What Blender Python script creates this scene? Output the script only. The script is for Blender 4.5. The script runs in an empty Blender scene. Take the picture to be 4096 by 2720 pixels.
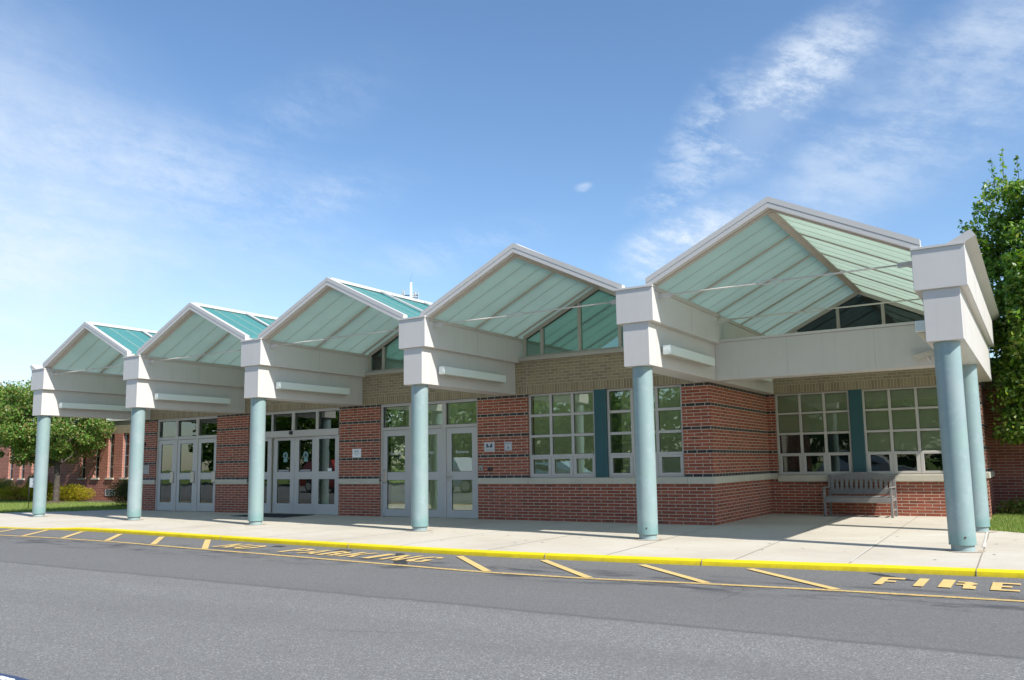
import bpy, math, random
from mathutils import Vector, Matrix
import numpy as np
R = math.radians
random.seed(7)
sc = bpy.context.scene
col = sc.collection

# ------------------------------------------------------------------ camera
CX, CY, CZ = 24.3348, -12.8387, 1.2461
yaw, pitch, roll = -0.5604, 0.124, -0.0153
F = Vector((math.sin(yaw)*math.cos(pitch), math.cos(yaw)*math.cos(pitch), math.sin(pitch)))
r0 = Vector((math.cos(yaw), -math.sin(yaw), 0)); u0 = r0.cross(F)
Rv = math.cos(roll)*r0 + math.sin(roll)*u0
Uv = -math.sin(roll)*r0 + math.cos(roll)*u0
cam = bpy.data.cameras.new('camera'); camo = bpy.data.objects.new('camera', cam); col.objects.link(camo)
camo.matrix_world = Matrix(((Rv.x, Uv.x, -F.x, CX), (Rv.y, Uv.y, -F.y, CY), (Rv.z, Uv.z, -F.z, CZ), (0, 0, 0, 1)))
cam.sensor_width = 36; cam.lens = 3303.13/4096*36
cam.shift_x = -(2069.995-2048)/4096; cam.shift_y = (1447.393-1360)/4096
cam.clip_start = 0.05; cam.clip_end = 3000
sc.camera = camo

# ------------------------------------------------------------------ sun + sky
SUN_EL, SUN_AZ = R(44.3), R(-14.5)          # azimuth measured from +X towards +Y
S = Vector((math.cos(SUN_EL)*math.cos(SUN_AZ), math.cos(SUN_EL)*math.sin(SUN_AZ), math.sin(SUN_EL)))
sun = bpy.data.lights.new('sun', 'SUN'); sun.energy = 5.0; sun.angle = R(0.53); sun.color = (1.0, 0.955, 0.88)
suno = bpy.data.objects.new('sun', sun); col.objects.link(suno)
suno.rotation_euler = S.to_track_quat('Z', 'Y').to_euler(); suno.location = (40, -20, 40)

def ray(a, b):                                # direction in the world of a place in the sky
    d = F + Rv*(a-2069.995)/3303.13 - Uv*(b-1447.393)/3303.13
    return d.normalized()

w = bpy.data.worlds.new('World'); sc.world = w; w.use_nodes = True
nt = w.node_tree; nt.nodes.clear()
N = nt.nodes; L = nt.links
out = N.new('ShaderNodeOutputWorld'); bg = N.new('ShaderNodeBackground'); bg.inputs[1].default_value = 0.115
L.new(bg.outputs[0], out.inputs[0])
sky = N.new('ShaderNodeTexSky'); sky.sky_type = 'NISHITA'; sky.sun_disc = False
sky.sun_elevation = SUN_EL; sky.sun_rotation = math.atan2(S.x, S.y)
sky.altitude = 50; sky.air_density = 1.0; sky.dust_density = 0.5; sky.ozone_density = 2.2
tc = N.new('ShaderNodeTexCoord')
def wnoise(scale, det=8, rough=.6, stretch=(1, 1, 1), rot=(0, 0, 0), dist=0.0):
    m = N.new('ShaderNodeMapping'); m.vector_type = 'TEXTURE'
    m.inputs['Scale'].default_value = stretch; m.inputs['Rotation'].default_value = rot
    n = N.new('ShaderNodeTexNoise'); n.inputs['Scale'].default_value = scale; n.inputs['Detail'].default_value = det
    n.inputs['Roughness'].default_value = rough; n.inputs['Distortion'].default_value = dist
    L.new(tc.outputs['Generated'], m.inputs[0]); L.new(m.outputs[0], n.inputs['Vector'])
    return n.outputs[0]
def mth(op, a, b=None, c=None):
    n = N.new('ShaderNodeMath'); n.operation = op
    for i, v in enumerate((a, b, c)):
        if v is None: continue
        if isinstance(v, (int, float)): n.inputs[i].default_value = v
        else: L.new(v, n.inputs[i])
    return n.outputs[0]
def mrange(v, a, b, c, d, smooth=True):
    n = N.new('ShaderNodeMapRange'); n.interpolation_type = 'SMOOTHSTEP' if smooth else 'LINEAR'
    n.inputs[1].default_value = a; n.inputs[2].default_value = b; n.inputs[3].default_value = c; n.inputs[4].default_value = d
    L.new(v, n.inputs[0]); return n.outputs[0]
warp = wnoise(5.0, 4, .6)
warpn = N.new('ShaderNodeTexNoise'); warpn.inputs['Scale'].default_value = 4.0; warpn.inputs['Detail'].default_value = 6
L.new(tc.outputs['Generated'], warpn.inputs['Vector'])
wv = N.new('ShaderNodeVectorMath'); wv.operation = 'SUBTRACT'; L.new(warpn.outputs['Color'], wv.inputs[0]); wv.inputs[1].default_value = (.5, .5, .5)
wv2 = N.new('ShaderNodeVectorMath'); wv2.operation = 'SCALE'; L.new(wv.outputs[0], wv2.inputs[0]); wv2.inputs['Scale'].default_value = 0.09
dirw = N.new('ShaderNodeVectorMath'); dirw.operation = 'ADD'; L.new(tc.outputs['Generated'], dirw.inputs[0]); L.new(wv2.outputs[0], dirw.inputs[1])
def blob(u, v, ru, rv, ang, soft=.2):
    """an elliptical patch of sky round a direction; sizes in radians, tilt in degrees"""
    d0 = ray(u, v); e1 = Vector((0, 0, 1)).cross(d0).normalized()*-1; e2 = e1.cross(d0)
    a = R(ang); x = math.cos(a)*e1 + math.sin(a)*e2; y = -math.sin(a)*e1 + math.cos(a)*e2
    sub = N.new('ShaderNodeVectorMath'); sub.operation = 'SUBTRACT'; L.new(dirw.outputs[0], sub.inputs[0]); sub.inputs[1].default_value = d0
    def dot(vec, s):
        n = N.new('ShaderNodeVectorMath'); n.operation = 'DOT_PRODUCT'; L.new(sub.outputs[0], n.inputs[0]); n.inputs[1].default_value = vec/s
        return n.outputs['Value']
    p, q = dot(x, ru), dot(y, rv)
    rr = mth('SQRT', mth('ADD', mth('MULTIPLY', p, p), mth('MULTIPLY', q, q)))
    return mrange(rr, soft, 1.0, 1.0, 0.0)
fine = wnoise(34, 10, .74, (1.6, 1, .6), (0, .35, .3))
puff = wnoise(14, 10, .66, (1.2, 1.0, .7), (0, 0, .4))
streak = wnoise(5.5, 9, .62, (3.2, 3.2, .55), (0.1, .35, 0), .6)
big = wnoise(2.2, 5, .55, (1.5, 1.5, .7), (0, .3, 0))
def mx(*a):
    o = a[0]
    for b in a[1:]: o = mth('MAXIMUM', o, b)
    return o
pf = mth('ADD', mth('MULTIPLY', puff, .5), mth('MULTIPLY', fine, .5))
B1 = blob(3180, 370, .15, .06, 33)         # bright mottled band, upper right
B2 = blob(2830, 520, .11, .055, 38)
B2b = blob(2760, 680, .10, .04, 30)
B3 = blob(2740, 960, .12, .06, 24)           # white patch over the canopy
B4 = blob(3700, 560, .27, .09, 18)           # thin veils
B5 = blob(3900, 200, .15, .07, 20)
B6 = blob(2330, 740, .016, .009, 20)
puffs = mth('MULTIPLY', mx(B1, mth('MULTIPLY', B2, .8), mth('MULTIPLY', B2b, .7), mth('MULTIPLY', B3, 1.1)), mrange(pf, .43, .62, 0.0, .66))
core = mth('MULTIPLY', mx(mth('MULTIPLY', B1, .8), B3), .30)
veil = mth('MULTIPLY', mx(B4, mth('MULTIPLY', B5, 1.0), mth('MULTIPLY', B6, .9)), mrange(mth('ADD', mth('MULTIPLY', streak, .45), mth('MULTIPLY', pf, .55)), .40, .64, 0.06, .60))
C1 = blob(-150, 950, .38, .30, -25, .0)      # broad haze on the left
C2 = blob(650, 700, .34, .11, -14, .0)
C3 = blob(1250, 820, .17, .05, 14, .0)
C4 = blob(1850, 1010, .16, .04, 12, .0)
C5 = blob(250, 1250, .55, .24, 0, .0)
C6 = blob(1180, 480, .20, .06, 30, .0)
haze = mth('ADD', mth('MULTIPLY', mx(C1, mth('MULTIPLY', C5, .5)), mrange(big, .3, .7, .30, .70)),
           mth('MULTIPLY', mx(C2, C3, C4, C1, mth('MULTIPLY', C6, .5)), mrange(mth('ADD', mth('MULTIPLY', streak, .6), mth('MULTIPLY', fine, .4)), .40, .66, 0.0, .46)))
fac = mth('ADD', mth('ADD', mth('ADD', puffs, core), veil), haze)
fac = mth('MINIMUM', fac, 1.0)
fac = mth('MULTIPLY', fac, .86)
cl = N.new('ShaderNodeMix'); cl.data_type = 'RGBA'
hsv = N.new('ShaderNodeHueSaturation'); hsv.inputs['Saturation'].default_value = 1.10; hsv.inputs['Value'].default_value = 1.24
L.new(sky.outputs[0], hsv.inputs['Color'])
L.new(fac, cl.inputs[0]); L.new(hsv.outputs[0], cl.inputs[6]); cl.inputs[7].default_value = (5.6, 6.2, 6.9, 1)
L.new(cl.outputs[2], bg.inputs[0])

sc.view_settings.view_transform = 'Standard'; sc.view_settings.look = 'None'
sc.view_settings.exposure = 0.46; sc.view_settings.gamma = 1.0
sc.render.engine = 'CYCLES'
sc.cycles.max_bounces = 10; sc.cycles.diffuse_bounces = 5; sc.cycles.glossy_bounces = 4
sc.cycles.transmission_bounces = 6; sc.cycles.transparent_max_bounces = 12
sc.cycles.use_denoising = True

# ------------------------------------------------------------------ measures
P = 4.6707
XC = [0.2125, 4.6893, 9.248, 13.9694, 18.761, 23.3436]     # column axes
D1, D2 = 3.2097, 7.2804
H, ZM, ZT, ZP = 2.85, 3.578, 4.185, 5.323
CRS = 0.0677
RZ = -0.07                                               # road level
SL = 0.49
XL, XCR = -0.15, 18.81                                    # ends of the brick front

# ------------------------------------------------------------------ materials
def mat(name, color, rough=.6, metal=0.0, spec=.5, **kw):
    m = bpy.data.materials.new(name); m.use_nodes = True
    b = m.node_tree.nodes['Principled BSDF']
    b.inputs['Base Color'].default_value = (*color, 1); b.inputs['Roughness'].default_value = rough
    b.inputs['Metallic'].default_value = metal; b.inputs['Specular IOR Level'].default_value = spec
    return m
def nn(m, t, **props):
    n = m.node_tree.nodes.new(t)
    for k, v in props.items(): setattr(n, k, v)
    return n
def ramp(m, fac, stops, interp='LINEAR'):
    n = nn(m, 'ShaderNodeValToRGB'); n.color_ramp.interpolation = interp
    e = n.color_ramp.elements
    while len(e) > 1: e.remove(e[-1])
    e[0].position = stops[0][0]; e[0].color = (*stops[0][1], 1)
    for p, c in stops[1:]:
        x = e.new(p); x.color = (*c, 1)
    m.node_tree.links.new(fac, n.inputs[0]); return n.outputs[0]
def noise(m, vec, scale, det=5, rough=.6):
    n = nn(m, 'ShaderNodeTexNoise'); n.inputs['Scale'].default_value = scale; n.inputs['Detail'].default_value = det
    n.inputs['Roughness'].default_value = rough
    if vec is not None: m.node_tree.links.new(vec, n.inputs['Vector'])
    return n.outputs[0]
def geo(m): return nn(m, 'ShaderNodeNewGeometry').outputs['Position']
def uvn(m): return nn(m, 'ShaderNodeUVMap').outputs[0]
def mixc(m, f, a, b, blend='MIX'):
    n = nn(m, 'ShaderNodeMix', data_type='RGBA', blend_type=blend)
    lk = m.node_tree.links
    for s, v in ((0, f), (6, a), (7, b)):
        if isinstance(v, (int, float)): n.inputs[s].default_value = v
        elif isinstance(v, tuple): n.inputs[s].default_value = (*v, 1)
        else: lk.new(v, n.inputs[s])
    return n.outputs[2]
def mm(m, op, a, b=None):
    n = nn(m, 'ShaderNodeMath', operation=op)
    for i, v in enumerate((a, b)):
        if v is None: continue
        if isinstance(v, (int, float)): n.inputs[i].default_value = v
        else: m.node_tree.links.new(v, n.inputs[i])
    return n.outputs[0]
def setc(m, sock): m.node_tree.links.new(sock, m.node_tree.nodes['Principled BSDF'].inputs['Base Color'])
def bump(m, h, strength=.3, dist=.01):
    b = nn(m, 'ShaderNodeBump'); b.inputs['Strength'].default_value = strength; b.inputs['Distance'].default_value = dist
    m.node_tree.links.new(h, b.inputs['Height']); m.node_tree.links.new(b.outputs[0], m.node_tree.nodes['Principled BSDF'].inputs['Normal'])
def mottled(name, color, rough=.55, amt=.1, scale=1.5, spec=.4, bmp=0, metal=0):
    m = mat(name, color, rough, metal, spec)
    g = geo(m); a = noise(m, g, scale, 6, .65); b = noise(m, g, scale*14, 4, .7)
    lo = tuple(c*(1-amt*1.6) for c in color); hi = tuple(min(1, c*(1+amt)) for c in color)
    c1 = ramp(m, a, [(.3, lo), (.7, hi)])
    c2 = mixc(m, mm(m, 'MULTIPLY', b, amt*1.2), c1, tuple(c*.55 for c in color))
    setc(m, c2)
    if bmp: bump(m, b, bmp, .004)
    return m

def brick_layers(m, uv, width, height, c1, c2, mortar, msize=.0062, off=.5, bias=0.0):
    n = nn(m, 'ShaderNodeTexBrick'); n.offset = off; n.offset_frequency = 2; n.squash = 1
    n.inputs['Scale'].default_value = 1.0; n.inputs['Brick Width'].default_value = width; n.inputs['Row Height'].default_value = height
    n.inputs['Mortar Size'].default_value = msize; n.inputs['Mortar Smooth'].default_value = .12; n.inputs['Bias'].default_value = bias
    n.inputs['Color1'].default_value = (*c1, 1); n.inputs['Color2'].default_value = (*c2, 1); n.inputs['Mortar'].default_value = (*mortar, 1)
    m.node_tree.links.new(uv, n.inputs['Vector']); return n
MORT = (.57, .49, .40)
def make_brick(name, bands=True, redA=(.40, .116, .066), redB=(.28, .084, .052), brown=True):
    m = mat(name, redA, .85, 0, .25)
    uv = uvn(m); lk = m.node_tree.links
    red = brick_layers(m, uv, .305, CRS, redA, redB, MORT)
    g = geo(m)
    flash = noise(m, g, 5.5, 3, .6); fine_ = noise(m, g, 60, 4, .7)
    rc = red.outputs['Color']
    if brown:                                 # flashed ends of some bricks
        mp = nn(m, 'ShaderNodeMapping'); mp.inputs['Scale'].default_value = (7.0, 14.8, 1); lk.new(uv, mp.inputs[0])
        f2 = noise(m, mp.outputs[0], .8, 2, .5)
        rc2 = mixc(m, ramp(m, f2, [(.56, (0, 0, 0)), (.68, (.75, .75, .75))]), rc, (.125, .072, .05))
        rc = mixc(m, red.outputs['Fac'], rc2, MORT)
    fac = red.outputs['Fac']
    colr = rc
    sep = nn(m, 'ShaderNodeSeparateXYZ'); lk.new(uv, sep.inputs[0]); z = sep.outputs[1]
    if bands:
        dark = brick_layers(m, uv, .2032, CRS, (.072, .066, .066), (.042, .038, .040), MORT)
        st = [(0, (0, 0, 0))]
        for r_ in (14, 21, 28, 35, 41):
            st += [(r_*CRS/4, (1, 1, 1)), ((r_+1)*CRS/4, (0, 0, 0))]
        mask = ramp(m, mm(m, 'MULTIPLY', z, .25), st, 'CONSTANT')
        colr = mixc(m, mask, colr, dark.outputs['Color']); fac = mixc(m, mask, fac, dark.outputs['Fac'])
    # soldier course and tan brick above the red
    ztop = 42*CRS
    sh = nn(m, 'ShaderNodeVectorMath', operation='SUBTRACT'); lk.new(uv, sh.inputs[0]); sh.inputs[1].default_value = (0, ztop, 0)
    tA, tB, tM = (.36, .29, .185), (.245, .19, .125), (.50, .42, .30)
    sol = brick_layers(m, sh.outputs[0], CRS, .2032, tA, tB, tM, off=0, bias=.0)
    sh2 = nn(m, 'ShaderNodeVectorMath', operation='SUBTRACT'); lk.new(uv, sh2.inputs[0]); sh2.inputs[1].default_value = (0, ztop+.2032, 0)
    run = brick_layers(m, sh2.outputs[0], .2032, CRS, tA, (.27, .22, .15), tM)
    s1 = ramp(m, mm(m, 'MULTIPLY', z, .25), [(0, (0, 0, 0)), (ztop/4, (1, 1, 1))], 'CONSTANT')
    s2 = ramp(m, mm(m, 'MULTIPLY', z, .25), [(0, (0, 0, 0)), ((ztop+.2032)/4, (1, 1, 1))], 'CONSTANT')
    colr = mixc(m, s1, colr, sol.outputs['Color']); colr = mixc(m, s2, colr, run.outputs['Color'])
    fac = mixc(m, s1, fac, sol.outputs['Fac']); fac = mixc(m, s2, fac, run.outputs['Fac'])
    colr = mixc(m, ramp(m, flash, [(.3, (0, 0, 0)), (.75, (.2, .2, .2))]), colr, mixc(m, 1.0, colr, (.62, .6, .6), 'MULTIPLY'))
    colr = mixc(m, mm(m, 'MULTIPLY', fine_, .3), colr, mixc(m, 1.0, colr, (.55, .55, .58), 'MULTIPLY'))
    setc(m, colr)
    hgt = mm(m, 'SUBTRACT', mm(m, 'MULTIPLY', fine_, .25), fac)
    bump(m, hgt, .55, .008)
    return m
M_BRICK = make_brick('brick_banded')
M_BRICKW = make_brick('brick_plain', bands=False, redA=(.44, .15, .10), redB=(.33, .10, .072), brown=False)

M_STONE = mottled('limestone_sill', (.56, .52, .42), .8, .07, 2.5, .2, .15)
M_PANEL = mottled('painted_metal_panel', (.60, .575, .545), .42, .03, .8, .4)
def streaked(m, amt=.10):
    b = m.node_tree.nodes['Principled BSDF']; prev = b.inputs['Base Color'].links[0].from_socket
    g_ = geo(m); mp_ = nn(m, 'ShaderNodeMapping'); mp_.inputs['Scale'].default_value = (9, 9, .55); m.node_tree.links.new(g_, mp_.inputs[0])
    s1_ = noise(m, mp_.outputs[0], 1.0, 5, .65); s2_ = noise(m, g_, .9, 4, .6)
    f_ = mm(m, 'MULTIPLY', ramp(m, s1_, [(.5, (0, 0, 0)), (.72, (1, 1, 1))]), mm(m, 'MULTIPLY', s2_, amt*2))
    setc(m, mixc(m, f_, prev, (.30, .28, .25)))
streaked(M_PANEL)
M_FASCIA = mottled('painted_fascia', (.60, .575, .545), .38, .03, .9, .45)
M_RIB = mottled('painted_rib', (.52, .47, .42), .5, .04, 1.2, .35)
M_FRAME = mottled('painted_frame', (.50, .475, .445), .42, .03, 1.2, .4)
M_DOOR = mottled('painted_door', (.50, .485, .465), .38, .03, 1.0, .45)
M_CLER = mottled('clerestory_frame', (.42, .385, .34), .45, .03, 1.0, .4)
M_TEALP = mottled('teal_pier_paint', (.027, .092, .105), .45, .06, 1.0, .4)
M_COLL = mottled('column_collar_paint', (.27, .36, .36), .5, .1, 4, .4)
M_LIGHTBOX = mottled('light_box_enamel', (.74, .80, .76), .3, .02, 1, .5)
M_STEEL = mat('brushed_steel', (.45, .43, .40), .35, .9)
M_GASKET = mat('dark_gasket', (.03, .03, .03), .6)
M_ROD = mottled('painted_rod', (.62, .58, .52), .45, .04, 3, .4)
M_WHITE = mat('white_enamel', (.78, .79, .78), .4)
M_BLACK = mat('black_plastic', (.02, .02, .022), .35)
M_INK = mat('dark_print', (.05, .055, .06), .6)
M_DECALG = mat('dark_green_print', (.03, .10, .04), .6)
M_PLASTER = mottled('cream_plaster', (.80, .78, .58), .85, .04, 1, .1)
M_INFLOOR = mottled('vinyl_floor', (.30, .30, .27), .35, .05, 1, .4)
M_DARKROOM = mat('dark_room_shade', (.035, .035, .034), .9)  # near-black colour puts the dimness of enclosed rooms into their walls
M_BLIND = mottled('roller_blind', (.80, .78, .65), .85, .05, 2, .1)
M_MAT = mottled('rubber_mat', (.045, .052, .058), .9, .15, 20, .1, .3)
M_BENCH = mottled('bench_paint', (.215, .208, .20), .5, .08, 5, .35)
M_DARKMETAL = mat('dark_metal', (.05, .05, .055), .4, .5)

# column paint, weathered in patches
M_COL = mat('column_paint', (.33, .5, .53), .38, 0, .45)
g = geo(M_COL)
pa = noise(M_COL, g, 1.7, 5, .6); pb = noise(M_COL, g, 22, 5, .7); pc = noise(M_COL, g, 5, 6, .7)
c1 = ramp(M_COL, pa, [(.38, (.245, .345, .335)), (.5, (.24, .328, .335)), (.62, (.27, .345, .355))])
c1 = mixc(M_COL, ramp(M_COL, pc, [(.55, (0, 0, 0)), (.60, (.6, .6, .6))]), c1, (.285, .37, .385))
c1 = mixc(M_COL, ramp(M_COL, pb, [(.64, (0, 0, 0)), (.72, (.6, .6, .6))]), c1, (.17, .28, .28))
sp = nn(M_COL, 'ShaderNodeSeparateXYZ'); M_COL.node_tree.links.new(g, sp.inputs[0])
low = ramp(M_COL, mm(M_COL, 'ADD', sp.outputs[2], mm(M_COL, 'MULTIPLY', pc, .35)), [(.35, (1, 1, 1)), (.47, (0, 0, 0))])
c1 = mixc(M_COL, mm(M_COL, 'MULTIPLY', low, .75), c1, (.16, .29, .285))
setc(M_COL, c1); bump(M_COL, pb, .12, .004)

def glass(name, tint=(.42, .55, .48), refl=.16, tr=1.0):
    m = bpy.data.materials.new(name); m.use_nodes = True; t = m.node_tree; t.nodes.clear()
    o = t.nodes.new('ShaderNodeOutputMaterial'); mix = t.nodes.new('ShaderNodeMixShader')
    g_ = t.nodes.new('ShaderNodeBsdfGlossy'); g_.inputs['Roughness'].default_value = .004; g_.inputs['Color'].default_value = (.9, .96, .94, 1)
    nz = t.nodes.new('ShaderNodeTexNoise'); nz.inputs['Scale'].default_value = 1.6
    gp = t.nodes.new('ShaderNodeNewGeometry'); t.links.new(gp.outputs['Position'], nz.inputs['Vector'])
    bp_ = t.nodes.new('ShaderNodeBump'); bp_.inputs['Strength'].default_value = .06; bp_.inputs['Distance'].default_value = .02
    t.links.new(nz.outputs[0], bp_.inputs['Height']); t.links.new(bp_.outputs[0], g_.inputs['Normal'])
    tr_ = t.nodes.new('ShaderNodeBsdfTransparent'); tr_.inputs['Color'].default_value = (*tint, 1)
    fr = t.nodes.new('ShaderNodeFresnel'); fr.inputs['IOR'].default_value = 1.5
    ad = t.nodes.new('ShaderNodeMath'); ad.operation = 'ADD'; ad.use_clamp = True; ad.inputs[1].default_value = refl
    t.links.new(fr.outputs[0], ad.inputs[0]); t.links.new(ad.outputs[0], mix.inputs[0])
    t.links.new(tr_.outputs[0], mix.inputs[1]); t.links.new(g_.outputs[0], mix.inputs[2]); t.links.new(mix.outputs[0], o.inputs[0])
    return m
M_GLASS = glass('window_glass', (.86, .90, .84), .105)
M_GLASSD = glass('dark_window_glass', (.80, .84, .78), .015)
M_GLASSC = glass('clerestory_glass', (.58, .76, .71), .10)
M_GLASSV = glass('dark_clerestory_glass', (.26, .33, .32), .03)

# translucent sandwich roof: teal outer skin, pale inner skin
def sheet_mat(name, dcol, tcol, tr, sc_=1.3):
    m = bpy.data.materials.new(name); m.use_nodes = True; t = m.node_tree; t.nodes.clear()
    o = t.nodes.new('ShaderNodeOutputMaterial'); mx1 = t.nodes.new('ShaderNodeMixShader'); mx2 = t.nodes.new('ShaderNodeMixShader')
    df = t.nodes.new('ShaderNodeBsdfDiffuse'); tl = t.nodes.new('ShaderNodeBsdfTranslucent'); gl = t.nodes.new('ShaderNodeBsdfGlossy')
    gp = t.nodes.new('ShaderNodeNewGeometry')
    nz = t.nodes.new('ShaderNodeTexNoise'); nz.inputs['Scale'].default_value = sc_; nz.inputs['Detail'].default_value = 5; t.links.new(gp.outputs['Position'], nz.inputs['Vector'])
    rp = t.nodes.new('ShaderNodeValToRGB'); e = rp.color_ramp.elements
    e[0].position = .3; e[0].color = (*[c*.92 for c in tcol], 1); e[1].position = .7; e[1].color = (*tcol, 1)
    t.links.new(nz.outputs[0], rp.inputs[0]); t.links.new(rp.outputs[0], tl.inputs['Color'])
    df.inputs['Color'].default_value = (*dcol, 1); gl.inputs['Roughness'].default_value = .35; gl.inputs['Color'].default_value = (.7, .9, .95, 1)
    mx1.inputs[0].default_value = tr; mx2.inputs[0].default_value = .04
    t.links.new(df.outputs[0], mx1.inputs[1]); t.links.new(tl.outputs[0], mx1.inputs[2]); t.links.new(mx1.outputs[0], mx2.inputs[1]); t.links.new(gl.outputs[0], mx2.inputs[2]); t.links.new(mx2.outputs[0], o.inputs[0])
    return m
M_SHEET = sheet_mat('outer_roof_skin', (.07, .40, .44), (.63, .71, .64), .62)
M_SHEETI = sheet_mat('inner_roof_skin', (.34, .43, .39), (.80, .875, .775), .74)

# ground materials
M_CONC = mat('concrete', (.5, .47, .42), .85, 0, .25)
g = geo(M_CONC)
a = noise(M_CONC, g, .55, 7, .62); b = noise(M_CONC, g, 45, 5, .75); c = noise(M_CONC, g, 3.0, 8, .75)
mp = nn(M_CONC, 'ShaderNodeMapping'); mp.inputs['Scale'].default_value = (.5, 3.5, 1); mp.inputs['Rotation'].default_value = (0, 0, .15); M_CONC.node_tree.links.new(g, mp.inputs[0])
s_ = noise(M_CONC, mp.outputs[0], 1.4, 6, .6)
cc = ramp(M_CONC, a, [(.3, (.46, .41, .335)), (.5, (.54, .49, .405)), (.72, (.585, .55, .475))])
cc = mixc(M_CONC, ramp(M_CONC, c, [(.5, (0, 0, 0)), (.75, (.5, .5, .5))]), cc, (.43, .385, .32))
cc = mixc(M_CONC, ramp(M_CONC, s_, [(.55, (0, 0, 0)), (.75, (.35, .35, .35))]), cc, (.42, .37, .30))
cc = mixc(M_CONC, mm(M_CONC, 'MULTIPLY', b, .35), cc, (.36, .34, .30))
setc(M_CONC, cc); bump(M_CONC, b, .15, .004)

M_ROAD = mat('asphalt', (.17, .17, .175), .9, 0, .3)
g = geo(M_ROAD)
vor = nn(M_ROAD, 'ShaderNodeTexVoronoi'); vor.inputs['Scale'].default_value = 105; M_ROAD.node_tree.links.new(g, vor.inputs['Vector'])
spk = nn(M_ROAD, 'ShaderNodeSeparateColor'); M_ROAD.node_tree.links.new(vor.outputs['Color'], spk.inputs[0])
big_ = noise(M_ROAD, g, .35, 6, .6); med = noise(M_ROAD, g, 6, 6, .7); fi = noise(M_ROAD, g, 160, 3, .7)
st = ramp(M_ROAD, spk.outputs[0], [(0, (.118, .118, .117)), (.35, (.180, .180, .177)), (.75, (.234, .233, .229)), (.93, (.34, .335, .315)), (1, (.50, .49, .455))])
st = mixc(M_ROAD, ramp(M_ROAD, fi, [(.35, (.5, .5, .5)), (.6, (0, 0, 0))]), st, (.115, .113, .108))
st = mixc(M_ROAD, mm(M_ROAD, 'MULTIPLY', med, .3), st, (.155, .152, .146))
st = mixc(M_ROAD, ramp(M_ROAD, big_, [(.35, (.25, .25, .25)), (.65, (0, 0, 0))]), st, (.145, .143, .138))
sp = nn(M_ROAD, 'ShaderNodeSeparateXYZ'); M_ROAD.node_tree.links.new(g, sp.inputs[0])
# newer, darker strip along the kerb, its joint, and old drips beside the painted line
yy = mm(M_ROAD, 'ADD', sp.outputs[1], mm(M_ROAD, 'MULTIPLY', mm(M_ROAD, 'SUBTRACT', noise(M_ROAD, g, 2.2, 5, .6), .5), .12))
strip = ramp(M_ROAD, mm(M_ROAD, 'ADD', mm(M_ROAD, 'MULTIPLY', yy, .1), 1.0), [(.368, (0, 0, 0)), (.372, (1, 1, 1))])
st = mixc(M_ROAD, mm(M_ROAD, 'MULTIPLY', strip, .40), st, (.105, .104, .104))
joint = ramp(M_ROAD, mm(M_ROAD, 'ADD', mm(M_ROAD, 'MULTIPLY', yy, .1), 1.0), [(.366, (0, 0, 0)), (.369, (1, 1, 1)), (.374, (1, 1, 1)), (.377, (0, 0, 0))])
st = mixc(M_ROAD, mm(M_ROAD, 'MULTIPLY', joint, .6), st, (.085, .084, .082))
mp = nn(M_ROAD, 'ShaderNodeMapping'); mp.inputs['Scale'].default_value = (.8, 2.6, 1); M_ROAD.node_tree.links.new(g, mp.inputs[0])
dn = noise(M_ROAD, mp.outputs[0], 1.5, 7, .68)
near = ramp(M_ROAD, mm(M_ROAD, 'ADD', mm(M_ROAD, 'MULTIPLY', sp.outputs[1], .1), 1.0), [(.53, (0, 0, 0)), (.565, (1, 1, 1)), (.64, (1, 1, 1)), (.68, (0, 0, 0))])
crk = nn(M_ROAD, 'ShaderNodeTexVoronoi', feature='DISTANCE_TO_EDGE'); crk.inputs['Scale'].default_value = .22
wob = nn(M_ROAD, 'ShaderNodeVectorMath', operation='SCALE'); wob.inputs['Scale'].default_value = .55
nz3 = nn(M_ROAD, 'ShaderNodeTexNoise'); nz3.inputs['Scale'].default_value = 1.1; nz3.inputs['Detail'].default_value = 7; M_ROAD.node_tree.links.new(g, nz3.inputs['Vector'])
M_ROAD.node_tree.links.new(nz3.outputs['Color'], wob.inputs[0])
wad = nn(M_ROAD, 'ShaderNodeVectorMath', operation='ADD'); M_ROAD.node_tree.links.new(g, wad.inputs[0]); M_ROAD.node_tree.links.new(wob.outputs[0], wad.inputs[1]); M_ROAD.node_tree.links.new(wad.outputs[0], crk.inputs['Vector'])
cline = ramp(M_ROAD, crk.outputs['Distance'], [(0, (1, 1, 1)), (.0030, (.6, .6, .6)), (.0055, (0, 0, 0))])
cmask = ramp(M_ROAD, noise(M_ROAD, g, .5, 3, .5), [(.56, (0, 0, 0)), (.64, (.4, .4, .4))])
st = mixc(M_ROAD, mm(M_ROAD, 'MULTIPLY', cline, cmask), st, (.06, .06, .058))
mp4 = nn(M_ROAD, 'ShaderNodeMapping'); mp4.inputs['Scale'].default_value = (.12, 1.1, 1); mp4.inputs['Rotation'].default_value = (0, 0, -.04); M_ROAD.node_tree.links.new(g, mp4.inputs[0])
st = mixc(M_ROAD, ramp(M_ROAD, noise(M_ROAD, mp4.outputs[0], 1.0, 4, .6), [(.42, (0, 0, 0)), (.68, (.28, .28, .28))]), st, (.12, .118, .113))
dr = mm(M_ROAD, 'MULTIPLY', near, ramp(M_ROAD, dn, [(.48, (0, 0, 0)), (.62, (.85, .85, .85))]))
st = mixc(M_ROAD, dr, st, (.055, .056, .06))
mp2 = nn(M_ROAD, 'ShaderNodeMapping'); mp2.inputs['Scale'].default_value = (2.0, 4.0, 1); mp2.inputs['Rotation'].default_value = (0, 0, .4); M_ROAD.node_tree.links.new(g, mp2.inputs[0])
sn = noise(M_ROAD, mp2.outputs[0], 2.4, 3, .6)
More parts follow.
